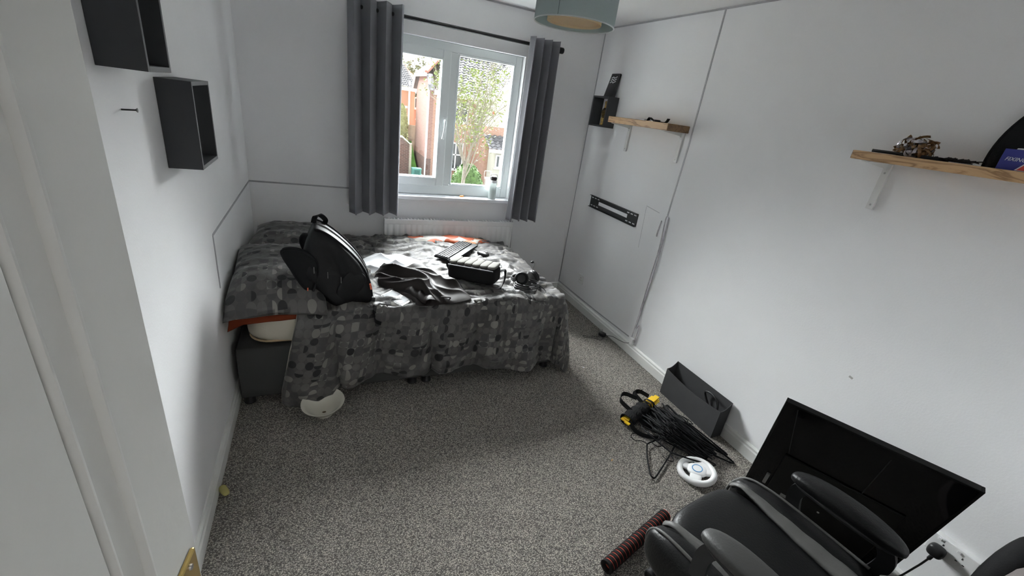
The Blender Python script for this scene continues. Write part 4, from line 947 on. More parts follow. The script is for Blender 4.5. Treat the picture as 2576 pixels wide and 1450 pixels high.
# agility ladder: yellow slats wrapped in black straps
al = thing('agility_ladder', 'rolled training ladder of yellow slats bound in black straps beside the hangers', 'ladder', (2.3, -1.91, 0))
a0, a1 = Vector((2.10, -1.985, 0.035)), Vector((2.47, -1.845, 0.048)); ad = (a1 - a0).normalized(); an_ = Vector((-ad.y, ad.x, 0))
for k, (o1, o2) in enumerate(((-0.016, 0.0), (0.016, 0.0), (0.0, 0.012), (0.0, -0.012))):
    off = an_ * o1 + Vector((0, 0, o2)); m_ = axis_mtx(a0 + off + ad * 0.01 * k, ad)
    MB().box((-0.017, -0.004, 0), (0.017, 0.004, (a1 - a0).length - 0.02), 0.002, m_).build('slat', YELLOW, al)
for k in range(9):
    p = a0 + ad * (0.045 + 0.031 * k); m_ = axis_mtx(p, ad); rr = 0.042 if k < 6 else 0.036
    mb = MB(); ring = [m_ @ Vector((rr * math.cos(a * PI / 10), rr * 0.8 * math.sin(a * PI / 10), 0.004 * math.sin(a))) for a in range(21)]
    mb.ribbon(ring, ad + an_ * (0.5 if k % 2 else -0.4), 0.030 if k < 6 else 0.012, 0.004); mb.build('strap_wrap', BLACKM, al)
MB().superbox((0.030, 0.024, 0.030), 2.4, 5, axis_mtx(a0 + ad * 0.12, ad)).build('strap_wad', BLACKM, al, smooth=True)
MB().superbox((0.040, 0.030, 0.075), 2.4, 5, axis_mtx(a0 + ad * 0.20, ad)).build('strap_wad', BLACKM, al, smooth=True)
for pts in ([(2.19, -1.93, 0.06), (2.16, -1.85, 0.085), (2.22, -1.80, 0.09), (2.30, -1.84, 0.07)], [(2.13, -1.99, 0.05), (2.14, -2.05, 0.02), (2.19, -2.10, 0.008), (2.25, -2.13, 0.008)], [(2.20, -1.97, 0.05), (2.24, -2.03, 0.02), (2.28, -2.04, 0.012), (2.30, -2.0, 0.03)], [(2.33, -1.86, 0.05), (2.32, -1.79, 0.07), (2.38, -1.77, 0.06), (2.42, -1.82, 0.05)], [(2.30, -1.80, 0.03), (2.34, -1.765, 0.05), (2.40, -1.775, 0.06)]):
    MB().ribbon(spline(pts), [Vector((0.2, 0.3, 1))] * 100, 0.026, 0.003).build('loose_strap', BLACKM, al)
# toy steering wheel
sw = thing('toy_steering_wheel', 'white plastic toy steering wheel with a blue ring on the carpet', 'steering wheel', (2.278, -2.413, 0.0), (math.radians(5), math.radians(-8), math.radians(-52)))
rim_r = 0.086
def wrim(): return MB().tube([(rim_r * math.cos(a * PI / 28), rim_r * 0.97 * math.sin(a * PI / 28), 0.026) for a in range(56)], 0.0165, 14, closed=True)
inl(sw, wrim()).build('rim', WHITEP, sw, smooth=True)
inl(sw, MB().superbox((0.050, 0.042, 0.014), 2.6, 8, Matrix.Translation((0, 0.004, 0.031)))).build('hub', WHITEP, sw, smooth=True)
for p1 in ((-0.080, 0.018), (0.080, 0.018), (0.0, -0.080)):
    wdt = 0.036 if p1[0] else 0.052
    inl(sw, MB().superbox((math.hypot(*p1) / 2 + 0.004, wdt / 2 + 0.004, 0.010), 3.5, 6, Matrix.Translation((p1[0] / 2, p1[1] / 2, 0.028)) @ Matrix.Rotation(math.atan2(p1[1], p1[0]), 4, 'Z'))).build('spoke', WHITEP, sw, smooth=True)
inl(sw, MB().superbox((0.046, 0.034, 0.010), 3, 7, Matrix.Translation((0.026, 0.050, 0.0275)) @ Matrix.Rotation(-0.35, 4, 'Z'))).build('spoke', WHITEP, sw, smooth=True)
inl(sw, MB().tube([(0.025 * math.cos(a * PI / 20), 0.004 + 0.025 * math.sin(a * PI / 20), 0.0435) for a in range(40)], 0.0026, 8, closed=True)).build('blue_ring', mat('sky_blue_print', (0.10, 0.33, 0.62), 0.4), sw, smooth=True)
# foam grip bar
gr = thing('foam_grip_bar', 'black foam tube handle with red rings on the carpet by the chair', 'exercise bar', (1.67, -2.65, 0))
g0, g1 = Vector((1.475, -2.712, 0.03)), Vector((1.90, -2.585, 0.03)); gd = (g1 - g0); gl = gd.length; gd.normalize()
npf = 21; seg = gl / npf
for k in range(npf):
    z0 = k * seg
    first = k == 0
    pr_ = [(0.017 if first else 0.02, z0 + 0.001), (0.026, z0 + 0.001), (0.029, z0 + 0.003), (0.029, z0 + seg - 0.0035), (0.0265, z0 + seg - 0.0012), (0.02, z0 + seg - 0.0012)]
    if first: pr_ = [(0.016, z0 + 0.03)] + pr_
    MB().lathe(pr_, 24, axis_mtx(g0, gd)).build('foam_ridge', FOAMB, gr, angle=40)
    MB().lathe([(0.0235, z0 + seg - 0.002), (0.0270, z0 + seg - 0.0012), (0.0270, z0 + seg + 0.001), (0.0235, z0 + seg + 0.002)], 24, axis_mtx(g0, gd)).build('red_ring', REDF, gr)
# power adapter and bits
ad_ = thing('power_adapter', 'small black power adapter with a thin lead on the carpet by the right skirting', 'adapter', (2.62, -0.97, 0))
MB().superbox((0.022, 0.032, 0.018), 4, 5, Matrix.Translation((2.625, -0.965, 0.02)) @ Matrix.Rotation(0.4, 4, 'Z')).build('adapter_body', BLACKP, ad_, smooth=True)
mb = MB()
for k in range(3): mb.box((2.615 + 0.01 * k, -0.945, 0.034), (2.618 + 0.01 * k, -0.939, 0.054))
mb.build('prongs', METG, ad_)
MB().tube(spline([(2.64, -0.99, 0.02), (2.655, -1.06, 0.05), (2.665, -1.14, 0.06), (2.675, -1.21, 0.075), (2.682, -1.25, 0.10)]), 0.0022, 8).build('lead', BLACKP, ad_, smooth=True)
MB().tube(spline([(2.61, -0.95, 0.02), (2.57, -0.98, 0.006), (2.54, -0.97, 0.012), (2.49, -0.95, 0.005), (2.455, -0.93, 0.004), (2.46, -0.965, 0.004), (2.52, -0.985, 0.006), (2.57, -1.03, 0.005), (2.60, -1.01, 0.01)]), 0.0022, 8).build('loose_lead', BLACKP, ad_, smooth=True)
tag(MB().superbox((0.016, 0.028, 0.015), 2.3, 5, Matrix.Translation((0.038, -1.90, 0.015)) @ Matrix.Rotation(0.5, 4, 'Z'), lambda c: c * (1 + 0.25 * nz(c.x * 60, c.y * 60, c.z * 60))).build('foam_scrap', mat('yellow_foam', (0.42, 0.38, 0.14), 0.9, var=0.2), smooth=True), 'torn scrap of yellowish foam by the left skirting', 'scrap')
tag(MB().superbox((0.010, 0.004, 0.003), 2.3, 3, Matrix.Translation((1.87, -2.20, 0.004)) @ Matrix.Rotation(0.6, 4, 'Z')).build('orange_crumb', mat('crumb_tan', (0.45, 0.27, 0.12), 0.8), smooth=True), 'small tan crumb on the open carpet', 'crumb')
tag(MB().superbox((0.009, 0.003, 0.002), 2.3, 3, Matrix.Translation((2.20, -1.36, 0.003)) @ Matrix.Rotation(-0.3, 4, 'Z')).build('paper_fleck', PAPERW, smooth=True), 'tiny white paper fleck on the carpet right of the bed', 'paper')

# ------------------------------------------------------------------ television tilted by the right wall
tv = thing('television', 'big flat black television standing tilted between the chair and the right wall', 'television', (2.46, -2.92, 0))
TL, TR = Vector((2.20, -2.701, 0.734)), Vector((2.48, -3.240, 0.719)); ue = (TR - TL).normalized(); ve = Vector((0.263, 0.164, -0.951)); ve = (ve - ue * ve.dot(ue)).normalized(); ne = ue.cross(ve)
if ne.x > 0: ne = -ne
TVM = Matrix.Identity(4)
for i_ in range(3): TVM[i_][0], TVM[i_][1], TVM[i_][2] = ue[i_], ve[i_], ne[i_]
TVM.translation = TL
tw, tht = (TR - TL).length, 0.735
def tvl(mb): mb.v = [tuple(TVM @ Vector(v)) for v in mb.v]; return mb
bez = MB(); bz = 0.009
for a, b in (((0, 0), (bz, tht)), ((tw - bz, 0), (tw, tht)), ((bz, 0), (tw - bz, bz)), ((bz, tht - 0.012), (tw - bz, tht))): bez.box((a[0], a[1], -0.022), (b[0], b[1], 0.004), 0.0015)
tvl(bez).build('bezel', TVB, tv)
tvl(MB().box((bz, bz, -0.020), (tw - bz, tht - 0.012, 0.001))).build('panel', SCREEN, tv)
tvl(MB().box((0.09, 0.30, 0.0), (tw - 0.09, tht - 0.03, 0.010), 0.006)).build('lower_housing', TVB, tv)
for p, q in (((0.05, 0.02), (0.098, 0.29)), ((0.372, 0.05), (0.372, 0.30))): tvl(MB().ribbon([(p[0], p[1], 0.0012), (q[0], q[1], 0.0012)], (1, 0, 0), 0.003, 0.0012)).build('seam', BLACKP, tv)
tvl(MB().box((0.066, 0.48, 0.001), (0.080, 0.56, 0.0105), 0.002)).build('port_strip', gz, tv)
tvl(MB().box((0.150, 0.560, 0.0098), (0.185, 0.582, 0.0106))).build('rating_sticker', mat('grey_sticker', (0.22, 0.22, 0.22), 0.6), tv)
for a, b in ((0.30, 0.55), (0.345, 0.50), (0.31, 0.44)): tvl(MB().lathe([(0.005, 0.0), (0.005, 0.002), (0, 0.003)], 10, Matrix.Translation((a, b, 0.0095)))).build('screw', METG, tv)
for a in (0.12, tw - 0.12):
    p = TVM @ Vector((a, tht - 0.006, -0.010))
    MB().box((p.x - 0.06, p.y - 0.018, 0.0), (p.x + 0.015, p.y + 0.018, max(0.012, p.z + 0.004)), 0.004).build('foot', TVB, tv)

# ------------------------------------------------------------------ office chair
ch = thing('office_chair', 'black and grey faux leather office chair facing the bed', 'chair', (1.70, -3.065, 0), (0, 0, math.radians(8.7)))
def cl_(mb): return inl(ch, mb)
cl_(MB().superbox((0.200, 0.235, 0.055), 4.5, 10, Matrix.Translation((0, 0, 0.455)), lambda c: Vector((c.x * (1 - 0.10 * max(0, -c.y / 0.23)), c.y, c.z + 0.012 * (1 - (c.x / 0.2) ** 2))))).build('seat_cushion', LEATHER, ch, smooth=True)
for s_ in (-1, 1):
    st = MB()
    def sfn(u, v, s_=s_):
        y = 0.215 - 0.43 * u; wd_ = 0.004 + 0.050 * math.sin(min(1, u * 1.15) * PI * 0.5); xc = s_ * (0.192 - 0.030 * u)
        x = xc + s_ * (v - 0.5) * wd_ * 1.3; return (x, y, 0.5235 - 0.030 * max(0, (u < 0.12) * (0.12 - u) * 8) ** 2 - 0.016 * abs(v - 0.5) + 0.001 * math.sin(u * 30))
    st.grid(24, 6, sfn); so = cl_(st).build('grey_stripe', GREYL, ch, smooth=True, fix=False)
    md = so.modifiers.new('thickness', 'SOLIDIFY'); md.thickness = 0.02; md.offset = 0
    bo = cl_(MB().superbox((0.056, 0.240, 0.085), 3.2, 10, Matrix.Translation((s_ * 0.238, -0.01, 0.452)), lambda c: Vector((c.x, c.y, c.z + 0.0030 * math.sin(c.y * 120) * max(0, (c.y - 0.12) / 0.1) * (c.z > 0))))).build('side_bolster', LEATHER, ch, smooth=True)
    cl_(MB().tube(spline([(s_ * 0.255, -0.20, 0.532), (s_ * 0.258, 0.0, 0.536), (s_ * 0.256, 0.12, 0.534), (s_ * 0.25, 0.20, 0.515), (s_ * 0.235, 0.236, 0.46), (s_ * 0.225, 0.238, 0.40)]), 0.0055, 8)).build('piping', GREYL, bo, smooth=True)
    ap = cl_(MB().superbox((0.046, 0.165, 0.024), 3.0, 9, Matrix.Translation((s_ * 0.252, -0.085, 0.672)), lambda c: Vector((c.x * (1 - 0.12 * (c.y / 0.165) ** 2), c.y, c.z - 0.10 * c.y * c.y / 0.165)))).build('armrest_pad', ARML if s_ < 0 else LEATHER, ch, smooth=True)
    cl_(MB().superbox((0.040, 0.15, 0.012), 3.0, 7, Matrix.Translation((s_ * 0.252, -0.085, 0.646)))).build('pad_base', BLACKP, ap, smooth=True)
    cl_(MB().ribbon(spline([(s_ * 0.252, 0.03, 0.64), (s_ * 0.262, 0.05, 0.58), (s_ * 0.285, 0.02, 0.46), (s_ * 0.26, -0.05, 0.385), (s_ * 0.17, -0.06, 0.375)]), (0, 1, 0), 0.045, 0.014)).build('arm_support', BLACKP, ch)
    cl_(MB().ribbon(spline([(s_ * 0.252, -0.20, 0.64), (s_ * 0.262, -0.22, 0.58), (s_ * 0.285, -0.19, 0.46), (s_ * 0.26, -0.12, 0.385), (s_ * 0.17, -0.11, 0.375)]), (0, 1, 0), 0.045, 0.014)).build('arm_support', BLACKP, ch)
rec = math.radians(42)
BM = Matrix.Translation((0, -0.235, 0.455)) @ Matrix.Rotation(rec, 4, 'X')
cl_(MB().superbox((0.165, 0.050, 0.29), 4, 10, BM @ Matrix.Translation((0, 0, 0.29)))).build('backrest', LEATHER, ch, smooth=True)
for s_ in (-1, 1):
    wo = cl_(MB().superbox((0.055, 0.062, 0.25), 3.2, 9, BM @ Matrix.Translation((s_ * 0.205, 0.02, 0.25)))).build('back_bolster', LEATHER, ch, smooth=True)
    cl_(MB().tube([BM @ Vector((s_ * 0.222, 0.074 - 0.03 * abs(t - 0.5) * 2 * (abs(t - .5) > .4), 0.02 + 0.46 * t)) for t in [k / 16 for k in range(17)]], 0.005, 8)).build('piping', GREYL, wo, smooth=True)
cl_(MB().superbox((0.15, 0.055, 0.085), 3, 8, BM @ Matrix.Translation((0, 0.03, 0.50)))).build('head_cushion', GREYL, ch, smooth=True)
cl_(MB().box((-0.14, -0.14, 0.375), (0.14, 0.14, 0.40), 0.004)).build('seat_plate', BLACKP, ch)
cl_(MB().ribbon(spline([(0, -0.1, 0.38), (0, -0.28, 0.385), (0, -0.36, 0.47), (0, -0.44, 0.55)]), (1, 0, 0), 0.08, 0.012)).build('back_bar', BLACKP, ch)
cl_(MB().lathe([(0.026, 0.10), (0.026, 0.25), (0.016, 0.25), (0.016, 0.38)], 20)).build('gas_lift', BLACKP, ch, angle=40)
cl_(MB().lathe([(0.04, 0.06), (0.042, 0.10), (0.03, 0.115), (0, 0.115)], 20)).build('base_hub', BLACKP, ch, angle=40)
for k in range(5):
    a = 2 * PI * k / 5 + 0.35; c_, s_ = math.cos(a), math.sin(a)
    leg = cl_(MB().tube([(0.02 * c_, 0.02 * s_, 0.092), (0.16 * c_, 0.16 * s_, 0.085), (0.275 * c_, 0.275 * s_, 0.068)], [0.024, 0.020, 0.014], 10)).build('base_leg', BLACKP, ch, smooth=True)
    cs = cl_(MB().lathe([(0.0, -0.022), (0.022, -0.022), (0.026, -0.018), (0.026, 0.018), (0.022, 0.022), (0, 0.022)], 18, axis_mtx((0.275 * c_, 0.275 * s_, 0.027), (-s_, c_, 0)))).build('castor', BLACKP, leg, angle=40)

# holdall standing in the front right corner
hd = thing('holdall', 'taupe fabric bag with a black end standing in the bottom right corner', 'bag', (2.45, -3.53, 0))
MB().superbox((0.20, 0.155, 0.33), 5, 9, Matrix.Translation((2.46, -3.535, 0.331))).build('bag_body', mat('taupe_fabric', (0.16, 0.14, 0.135), 0.8, bump=0.2, bscale=200), hd, smooth=True)
MB().superbox((0.15, 0.05, 0.24), 3, 8, Matrix.Translation((2.47, -3.385, 0.42))).build('end_pocket', BLACKM, hd, smooth=True)
MB().tube(spline([(2.36, -3.53, 0.655), (2.38, -3.53, 0.72), (2.54, -3.53, 0.72), (2.56, -3.53, 0.655)]), 0.011, 8).build('handle', BLACKM, hd, smooth=True)

# ------------------------------------------------------------------ outside the window
GZ = -2.7
BR1 = brick_mat('orange_red_brick', (0.43, 0.24, 0.17), (0.37, 0.20, 0.14), (0.42, 0.34, 0.29))
BR2 = brick_mat('dark_brown_brick', (0.16, 0.09, 0.075), (0.11, 0.07, 0.06), (0.22, 0.18, 0.16))
BR3 = brick_mat('brown_red_brick', (0.30, 0.165, 0.135), (0.25, 0.135, 0.11), (0.32, 0.25, 0.22))
TILE = mat('grey_brown_roof_tile', (0.12, 0.115, 0.12), 0.8, var=0.25, vscale=3)
RTILE = mat('red_ridge_tile', (0.42, 0.19, 0.14), 0.8, var=0.2)
RENDER = mat('cream_render', (0.47, 0.455, 0.39), 0.9, spec=0.2, var=0.03)
FASCIA = mat('white_fascia', (0.75, 0.75, 0.76), 0.5)
DGLASS = mat('dark_window_glass', (0.05, 0.06, 0.065), 0.1)
gnd = struct('ground', MB().box((-30, 0.6, GZ - 0.2), (60, 90, GZ)), mat('grey_paving', (0.22, 0.205, 0.185), 0.9, var=0.25, vscale=0.8))
tag(MB().prism([(23.4, GZ), (25.7, GZ), (25.7, -1.15), (23.4, GZ + 0.03)], 'x', 5.60, 5.90).build('lawn', mat('bright_lawn', (0.06, 0.16, 0.02), 0.9, var=0.25, vscale=2)), 'sloping bank of bright green lawn beyond the brick garden wall', 'lawn')

def roof_slope(name, m, parent, e0, e1, r0, r1, rows, waves, amp=0.035, step=0.03, th=0.02):
    """stepped, wavy tiled slope between an eave line e0-e1 and a ridge line r0-r1"""
    e0, e1, r0, r1 = map(Vector, (e0, e1, r0, r1)); nrm = (e1 - e0).cross(r0 - e0).normalized()
    if nrm.z < 0: nrm = -nrm
    mb = MB(); nu = waves * 6 + 1
    for r in range(rows):
        o = len(mb.v)
        for k in range(2):
            v = (r + k) / rows
            for i in range(nu):
                u = i / (nu - 1); p = (e0.lerp(e1, u)).lerp(r0.lerp(r1, u), v)
                mb.v.append(tuple(p + nrm * (amp * math.sin(2 * PI * u * waves) + step * (1 - k) + 0.02)))
        for i in range(nu - 1): mb.f.append((o + i, o + i + 1, o + nu + i + 1, o + nu + i))
        if r:
            pv = o - nu
            for i in range(nu - 1): mb.f.append((pv + i, pv + i + 1, o + i + 1, o + i))
    ob = mb.build(name, m, parent, smooth=False, fix=False); ob['kind'] = 'stuff'; return ob
def house_window(par, x0, x1, z0, z1, y, cols=2, transom=None):
    fr_ = frame_rect(MB(), x0, x1, z0, z1, 0.07, y - 0.06, y + 0.02, 0)
    for c in range(1, cols): xx = x0 + (x1 - x0) * c / cols; fr_.box((xx - 0.035, y - 0.06, z0), (xx + 0.035, y + 0.02, z1))
    if transom: fr_.box((x0, y - 0.06, transom - 0.035), (x1, y + 0.02, transom + 0.035))
    fr_.box((x0 - 0.06, y - 0.10, z0 - 0.06), (x1 + 0.06, y, z0))
    f_ = fr_.build('window', FASCIA, par); MB().box((x0, y - 0.025, z0), (x1, y - 0.015, z1)).build('pane', DGLASS, f_)

# long brick house facing the window
hb = thing('brick_house', 'long brick house with half hipped tiled roof and cream rendered gable wing at right', 'house', (8, 22, GZ))
MB().prism([(21.8, GZ), (25.35, GZ), (25.35, 1.95), (24.6, 2.72), (22.55, 2.72), (21.8, 1.95)], 'x', 6.05, 6.30).build('gable_wall', BR3, hb)
MB().box((6.30, 21.8, GZ), (14, 25.3, 1.95)).build('front_wall', BR1, hb)
MB().box((6.04, 21.78, GZ), (6.31, 25.36, GZ + 1.05)).build('plinth', BR2, hb)
roof_slope('roof_tiles', TILE, hb, (6.28, 21.45, 1.98), (14.2, 21.45, 1.98), (7.35, 24.0, 4.08), (14.2, 24.0, 4.08), 15, 26)
roof_slope('roof_tiles', TILE, hb, (14.2, 26.3, 1.98), (5.95, 26.3, 1.98), (14.2, 24.0, 4.08), (7.35, 24.0, 4.08), 10, 26)
roof_slope('roof_tiles', RTILE, hb, (5.92, 25.45, 2.80), (5.92, 22.35, 2.80), (7.35, 24.0, 4.08), (7.35, 24.0, 4.06), 5, 6, 0.01)
mb = MB(); mb.add([(5.95, 22.4, 2.78), (5.95, 25.4, 2.78), (5.95, 26.2, 1.95), (5.95, 21.5, 1.95), (6.3, 22.4, 2.78), (6.3, 25.4, 2.78), (6.3, 26.2, 1.95), (6.3, 21.5, 1.95)], [(0, 1, 5, 4), (1, 2, 6, 5), (3, 0, 4, 7)])
mb.build('roof_verge', TILE, hb, fix=False)
MB().tube([(7.35, 24.0, 4.12), (14.2, 24.0, 4.12)], 0.11, 8).build('ridge_tiles', RTILE, hb)
MB().tube([(5.95, 22.4, 2.83), (7.35, 24.0, 4.12)], 0.11, 8).build('hip_tiles', RTILE, hb)
mb = MB(); mb.box((5.86, 22.3, 2.62), (5.96, 25.5, 2.80)); mb.prism([(25.45, 2.80), (25.45, 2.58), (26.15, 1.85), (26.15, 2.05)], 'x', 5.86, 5.96)
mb.build('barge_board', FASCIA, hb)
mb = MB(); mb.box((6.25, 21.42, 1.78), (14.2, 21.50, 1.98)); mb.box((6.25, 21.50, 1.76), (14.2, 21.80, 1.80)); mb.tube([(6.25, 21.38, 1.93), (14.2, 21.38, 1.93)], 0.07, 8); mb.build('gutter', FASCIA, hb)
for px_, py_, zt in ((6.03, 21.85, 2.75), (6.50, 21.74, 1.70)):
    MB().tube([(px_, py_, GZ), (px_, py_, zt)], 0.065, 8).build('downpipe', FASCIA, hb)
MB().tube(spline([(6.5, 21.74, 1.68), (6.5, 21.6, 1.78), (6.5, 21.42, 1.90)]), 0.06, 8).build('downpipe_bend', FASCIA, hb)
house_window(hb, 7.30, 8.30, 0.50, 1.60, 21.8, 2, 1.25)
house_window(hb, 7.30, 8.20, -2.15, -0.62, 21.8, 2, -1.3)
MB().box((7.25, 21.79, 0.25), (8.9, 21.81, 0.40)).build('string_course', mat('buff_brick', (0.55, 0.38, 0.2), 0.9), hb)
# rendered gable wing to its right
wg = hb
MB().prism([(8.75, 0.58), (13.6, 0.58), (13.6, 1.8), (11.15, 3.75), (8.75, 1.83)], 'y', 19.5, 21.8).build('rendered_wall', RENDER, wg)
MB().box((8.75, 19.52, GZ), (13.6, 21.8, 0.58)).build('brick_wall', BR1, wg)
mb = MB(); mb.prism([(8.60, 1.72), (8.60, 1.95), (11.15, 3.98), (11.15, 3.74)], 'y', 19.28, 19.40); mb.build('barge_board', FASCIA, wg)
roof_slope('roof_tiles', TILE, wg, (8.50, 23.6, 1.80), (8.50, 19.3, 1.80), (11.15, 23.6, 3.95), (11.15, 19.3, 3.95), 14, 14)
roof_slope('porch_tiles', TILE, wg, (8.55, 18.3, -0.48), (13.6, 18.3, -0.48), (8.55, 19.5, 0.15), (13.6, 19.5, 0.15), 5, 17)
MB().box((8.55, 18.25, -0.62), (13.6, 18.35, -0.45)).build('porch_gutter', FASCIA, wg)
MB().box((8.95, 18.6, GZ), (13.6, 19.5, -0.62)).build('porch_wall', RENDER, wg)
house_window(wg, 9.05, 9.32, -1.42, -0.74, 18.6, 1)
MB().box((9.45, 18.55, GZ), (11.5, 18.62, -1.5)).build('garage_door', FASCIA, wg)
MB().lathe([(0.0, 0), (0.07, 0.0), (0.06, 0.05), (0, 0.06)], 12, axis_mtx((9.0, 19.5, 1.28), (0, -1, 0))).build('red_alarm_box', REDP, wg)
# further brick house on the left
ha = thing('far_brick_house', 'orange brick house with hipped roof far off at the left of the view', 'house', (5.5, 28, GZ))
MB().box((2.0, 27.0, GZ), (6.25, 33, 1.9)).build('wall', mat('far_orange_brick', (0.44, 0.26, 0.18), 0.9, var=0.08, vscale=20), ha)
MB().box((6.25, 27.6, GZ), (8.2, 33, 1.4)).build('side_wall', mat('far_orange_brick_side', (0.43, 0.25, 0.18), 0.9, var=0.08, vscale=20), ha)
roof_slope('roof_tiles', TILE, ha, (1.8, 26.8, 1.98), (6.3, 26.8, 1.98), (1.8, 28.6, 3.35), (5.75, 28.6, 3.35), 12, 30, 0.02)
roof_slope('roof_tiles', mat('far_hip_tile', (0.36, 0.22, 0.16), 0.8, var=0.15), ha, (6.3, 26.8, 1.98), (8.0, 31, 1.9), (5.75, 28.6, 3.35), (5.80, 29.4, 3.35), 10, 16, 0.02)
mb = MB(); mb.box((1.8, 26.72, 1.78), (6.35, 26.84, 1.98)); mb.box((1.8, 26.84, 1.76), (6.3, 27.0, 1.80)); mb.build('gutter', FASCIA, ha)
MB().tube([(5.88, 26.9, GZ), (5.88, 26.9, 2.35)], 0.06, 8).build('downpipe', FASCIA, ha)
MB().box((2.0, 26.96, 0.72), (5.8, 27.0, 0.86)).build('string_course', FASCIA, ha)
house_window(ha, 6.32, 6.95, 0.75, 1.45, 27.6, 1)
MB().tube([(6.45, 27.4, 0.05), (6.9, 27.4, 1.1)], 0.05, 6).build('lean_to_gutter', FASCIA, ha)
# garden wall, post, fence, crate
gw = thing('garden_wall', 'dark brown brick garden wall with a sloping coping at the left of the window view', 'wall', (4.6, 22.5, GZ))
MB().prism([(2.0, GZ), (5.18, GZ), (5.18, -1.05), (4.75, -0.72), (2.0, -0.72)], 'y', 22.4, 22.62).build('brickwork', BR2, gw)
MB().prism([(2.0, -0.70), (4.77, -0.70), (5.22, -1.04), (5.22, -0.96), (4.80, -0.62), (2.0, -0.62)], 'y', 22.35, 22.67).build('coping', mat('stone_coping', (0.48, 0.45, 0.42), 0.9), gw)
tag(MB().box((5.19, 22.40, GZ), (5.33, 22.56, -0.98), 0.01).build('timber_post', mat('weathered_timber', (0.42, 0.37, 0.30), 0.9, var=0.15)), 'weathered timber gate post at the end of the garden wall', 'post')
fn_ = thing('timber_fence', 'pale close board timber fence behind the garden wall', 'fence', (5.6, 26, GZ))
fm = mat('pale_fence_timber', (0.30, 0.275, 0.22), 0.9, var=0.12, vscale=6)
for k in range(20):
    xx = 4.4 + k * 0.125; MB().box((xx, 26.0 + 0.012 * (k % 2), GZ), (xx + 0.135, 26.02 + 0.012 * (k % 2), -0.25 - 0.01 * (k % 3))).build('board', fm, fn_)
for zz in (-0.24, -1.0): MB().box((4.4, 25.95, zz - 0.05), (6.9, 26.0, zz + 0.03)).build('rail', fm, fn_)
ct = thing('green_crate', 'turquoise slatted plastic crate on the ground by the brick house', 'crate', (5.55, 22.0, GZ))
gm = mat('turquoise_plastic', (0.14, 0.36, 0.31), 0.5)
frame_rect(MB(), 5.32, 5.80, GZ + 0.02, GZ + 0.40, 0.05, 21.78, 21.82, 0).build('front_frame', gm, ct)
for k in range(6): MB().box((5.39 + 0.065 * k, 21.79, GZ + 0.06), (5.42 + 0.065 * k, 21.81, GZ + 0.36)).build('slat', gm, ct)
mb = MB(); mb.box((5.30, 22.15, GZ + 0.02), (5.82, 22.19, GZ + 0.42)); mb.box((5.30, 21.82, GZ + 0.02), (5.34, 22.15, GZ + 0.42)); mb.box((5.78, 21.82, GZ + 0.02), (5.82, 22.15, GZ + 0.42)); mb.box((5.29, 21.76, GZ + 0.38), (5.83, 22.2, GZ + 0.44)); mb.build('crate_body', gm, ct)
# trees and shrubs
BARK = mat('pale_bark', (0.21, 0.19, 0.155), 0.9, var=0.25, vscale=14)
LEAF = mat('spring_leaf', (0.145, 0.19, 0.035), 0.7, var=0.25, vscale=4)
nl_ = LEAF.node_tree.nodes['Principled BSDF']; nl_.inputs['Subsurface Weight'].default_value = 0.0
def leaf_quad(mb, p, s, rg):
    q = Euler((rg.uniform(-1, 1), rg.uniform(-1, 1), rg.uniform(0, 6.3))).to_matrix(); o = len(mb.v)
    for a, b, c in ((0, -1, 0), (0.45, -0.3, 0.1), (0.35, 0.5, 0.05), (0, 1, 0), (-0.35, 0.5, 0.05), (-0.45, -0.3, 0.1)): mb.v.append(tuple(Vector(p) + q @ (Vector((a, b, c)) * s)))
    mb.f.append(tuple(o + i for i in range(6)))
def tree(name, label, base, h, spread, nmain, seed, leafn, leafs, trunk_r, fork, lm=LEAF, bm_=BARK):
    rg = random.Random(seed); t = thing(name, label, 'tree', base); B0 = Vector(base)
    tk = MB(); br = MB(); lf = MB(); tips = []
    top_ = B0 + Vector((0.05, 0, h * fork)); tk.tube(spline([B0, B0 + Vector((0.02, 0.02, h * fork * 0.5)), top_]), [trunk_r * (1 - 0.35 * k / 16) for k in range(17)], 10)
    tk.build('trunk', bm_, t, smooth=True)
    def branch(p, d, ln, r, lev):
        pts = [p]; q = Vector(p); dd = Vector(d)
        for k in range(4):
            dd = (dd + Vector((rg.uniform(-.22, .22), rg.uniform(-.22, .22), rg.uniform(-.02, .18)))).normalized(); q = q + dd * ln / 4; pts.append(q.copy())
        br.tube(pts, [r * (1 - 0.16 * k) for k in range(5)], 5, cap=False)
        tips.extend(pts[2:])
        if lev < 3:
            for k in range(4 if lev == 0 else 3):
                s = pts[1 + (k % 4)]; nd = (dd + Vector((rg.uniform(-1, 1), rg.uniform(-1, 1), rg.uniform(-.25, .7))) * 0.75).normalized(); branch(s, nd, ln * rg.uniform(.5, .72), r * 0.55, lev + 1)
    for k in range(nmain):
        a = 2 * PI * k / nmain + rg.uniform(-.3, .3); zf = fork * rg.uniform(0.72, 1.0)
        st = B0 + Vector((0.03, 0, h * zf)); d = Vector((math.cos(a) * spread, math.sin(a) * spread, rg.uniform(0.7, 1.5))).normalized()
        branch(st, d, h * (1 - fork) * rg.uniform(.5, .62), trunk_r * 0.32, 0)
    br.build('branches', bm_, t, smooth=True)
    for k in range(leafn):
        p = tips[rg.randrange(len(tips))] + Vector((rg.gauss(0, 1), rg.gauss(0, 1), rg.gauss(0, 1))) * 0.10
        leaf_quad(lf, p, leafs * rg.uniform(.6, 1.3), rg)
    fo = lf.build('foliage', lm, t, fix=False); fo['kind'] = 'stuff'
    return t
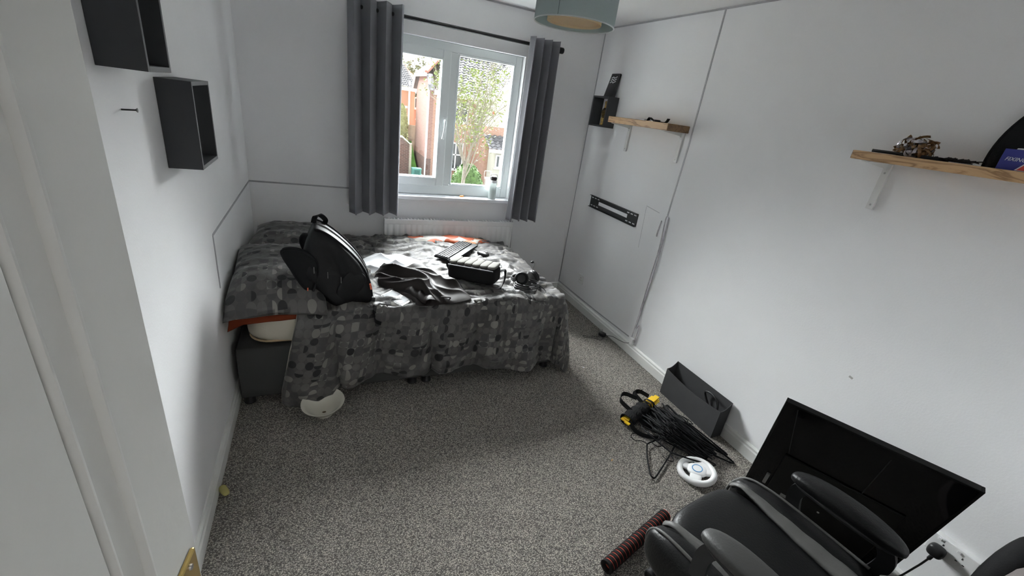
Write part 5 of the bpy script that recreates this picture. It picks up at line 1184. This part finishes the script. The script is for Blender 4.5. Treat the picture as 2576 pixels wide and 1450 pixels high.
tree('young_tree', 'slender young tree with fresh yellow green leaves outside the right window pane', (4.98, 11.0, GZ), 6.3, 0.36, 11, 5, 2300, 0.050, 0.085, 0.40)
WOOD = mat('bare_woodland_twig', (0.16, 0.15, 0.125), 0.95, var=0.2); WLEAF = mat('budding_leaf', (0.15, 0.155, 0.09), 0.9, var=0.2)
for k, (x, y, hh, lab) in enumerate(((8.2, 37, 8.2, 'left one of the two bare woodland trees above the roofs'), (14.6, 46, 8.4, 'right one of the two bare woodland trees above the roofs'))):
    tree('woodland_tree', lab, (x, y, GZ), hh, 0.9, 11, 20 + k, 2600, 0.16, 0.16, 0.25, WLEAF, WOOD)
def shrub(name, label, c, rx, rz_, n, m, seed, leafs):
    rg = random.Random(seed); t = thing(name, label, 'bush', c)
    MB().superbox((rx * 0.9, rx * 0.9, rz_ * 0.5), 2.2, 8, Matrix.Translation((c[0], c[1], c[2] + rz_ * 0.5))).build('inner_growth', m, t)
    mb = MB()
    for k in range(n):
        a = rg.uniform(0, 2 * PI); v = rg.random(); z = v; r = rx * (max(0.02, 1 - (abs(2 * z - 0.75) / 1.27) ** 2.2)) ** 0.5 * rg.uniform(.86, 1.04)
        leaf_quad(mb, (c[0] + r * math.cos(a), c[1] + r * math.sin(a), c[2] + z * rz_), leafs * rg.uniform(.7, 1.3), rg)
    o = mb.build('foliage', m, t, fix=False); o['kind'] = 'stuff'; return t
shrub('conifer_bush', 'dense rounded green conifer bush behind the tree trunk', (5.75, 12.9, GZ), 0.68, 2.15, 3600, mat('conifer_green', (0.085, 0.15, 0.045), 0.9, var=0.35, vscale=6), 3, 0.05)
shrub('grey_green_bush', 'low grey green bush left of the conifer bush', (4.72, 13.4, GZ), 0.28, 1.62, 900, mat('sage_green', (0.07, 0.10, 0.07), 0.9, var=0.25, vscale=6), 6, 0.05)
shrub('climbing_shrub', 'pale yellow green climbing shrub on the far house behind the garden wall', (5.12, 25.3, -1.6), 0.45, 2.6, 1500, mat('pale_yellow_leaf', (0.34, 0.36, 0.16), 0.9, var=0.2, vscale=5), 9, 0.07)
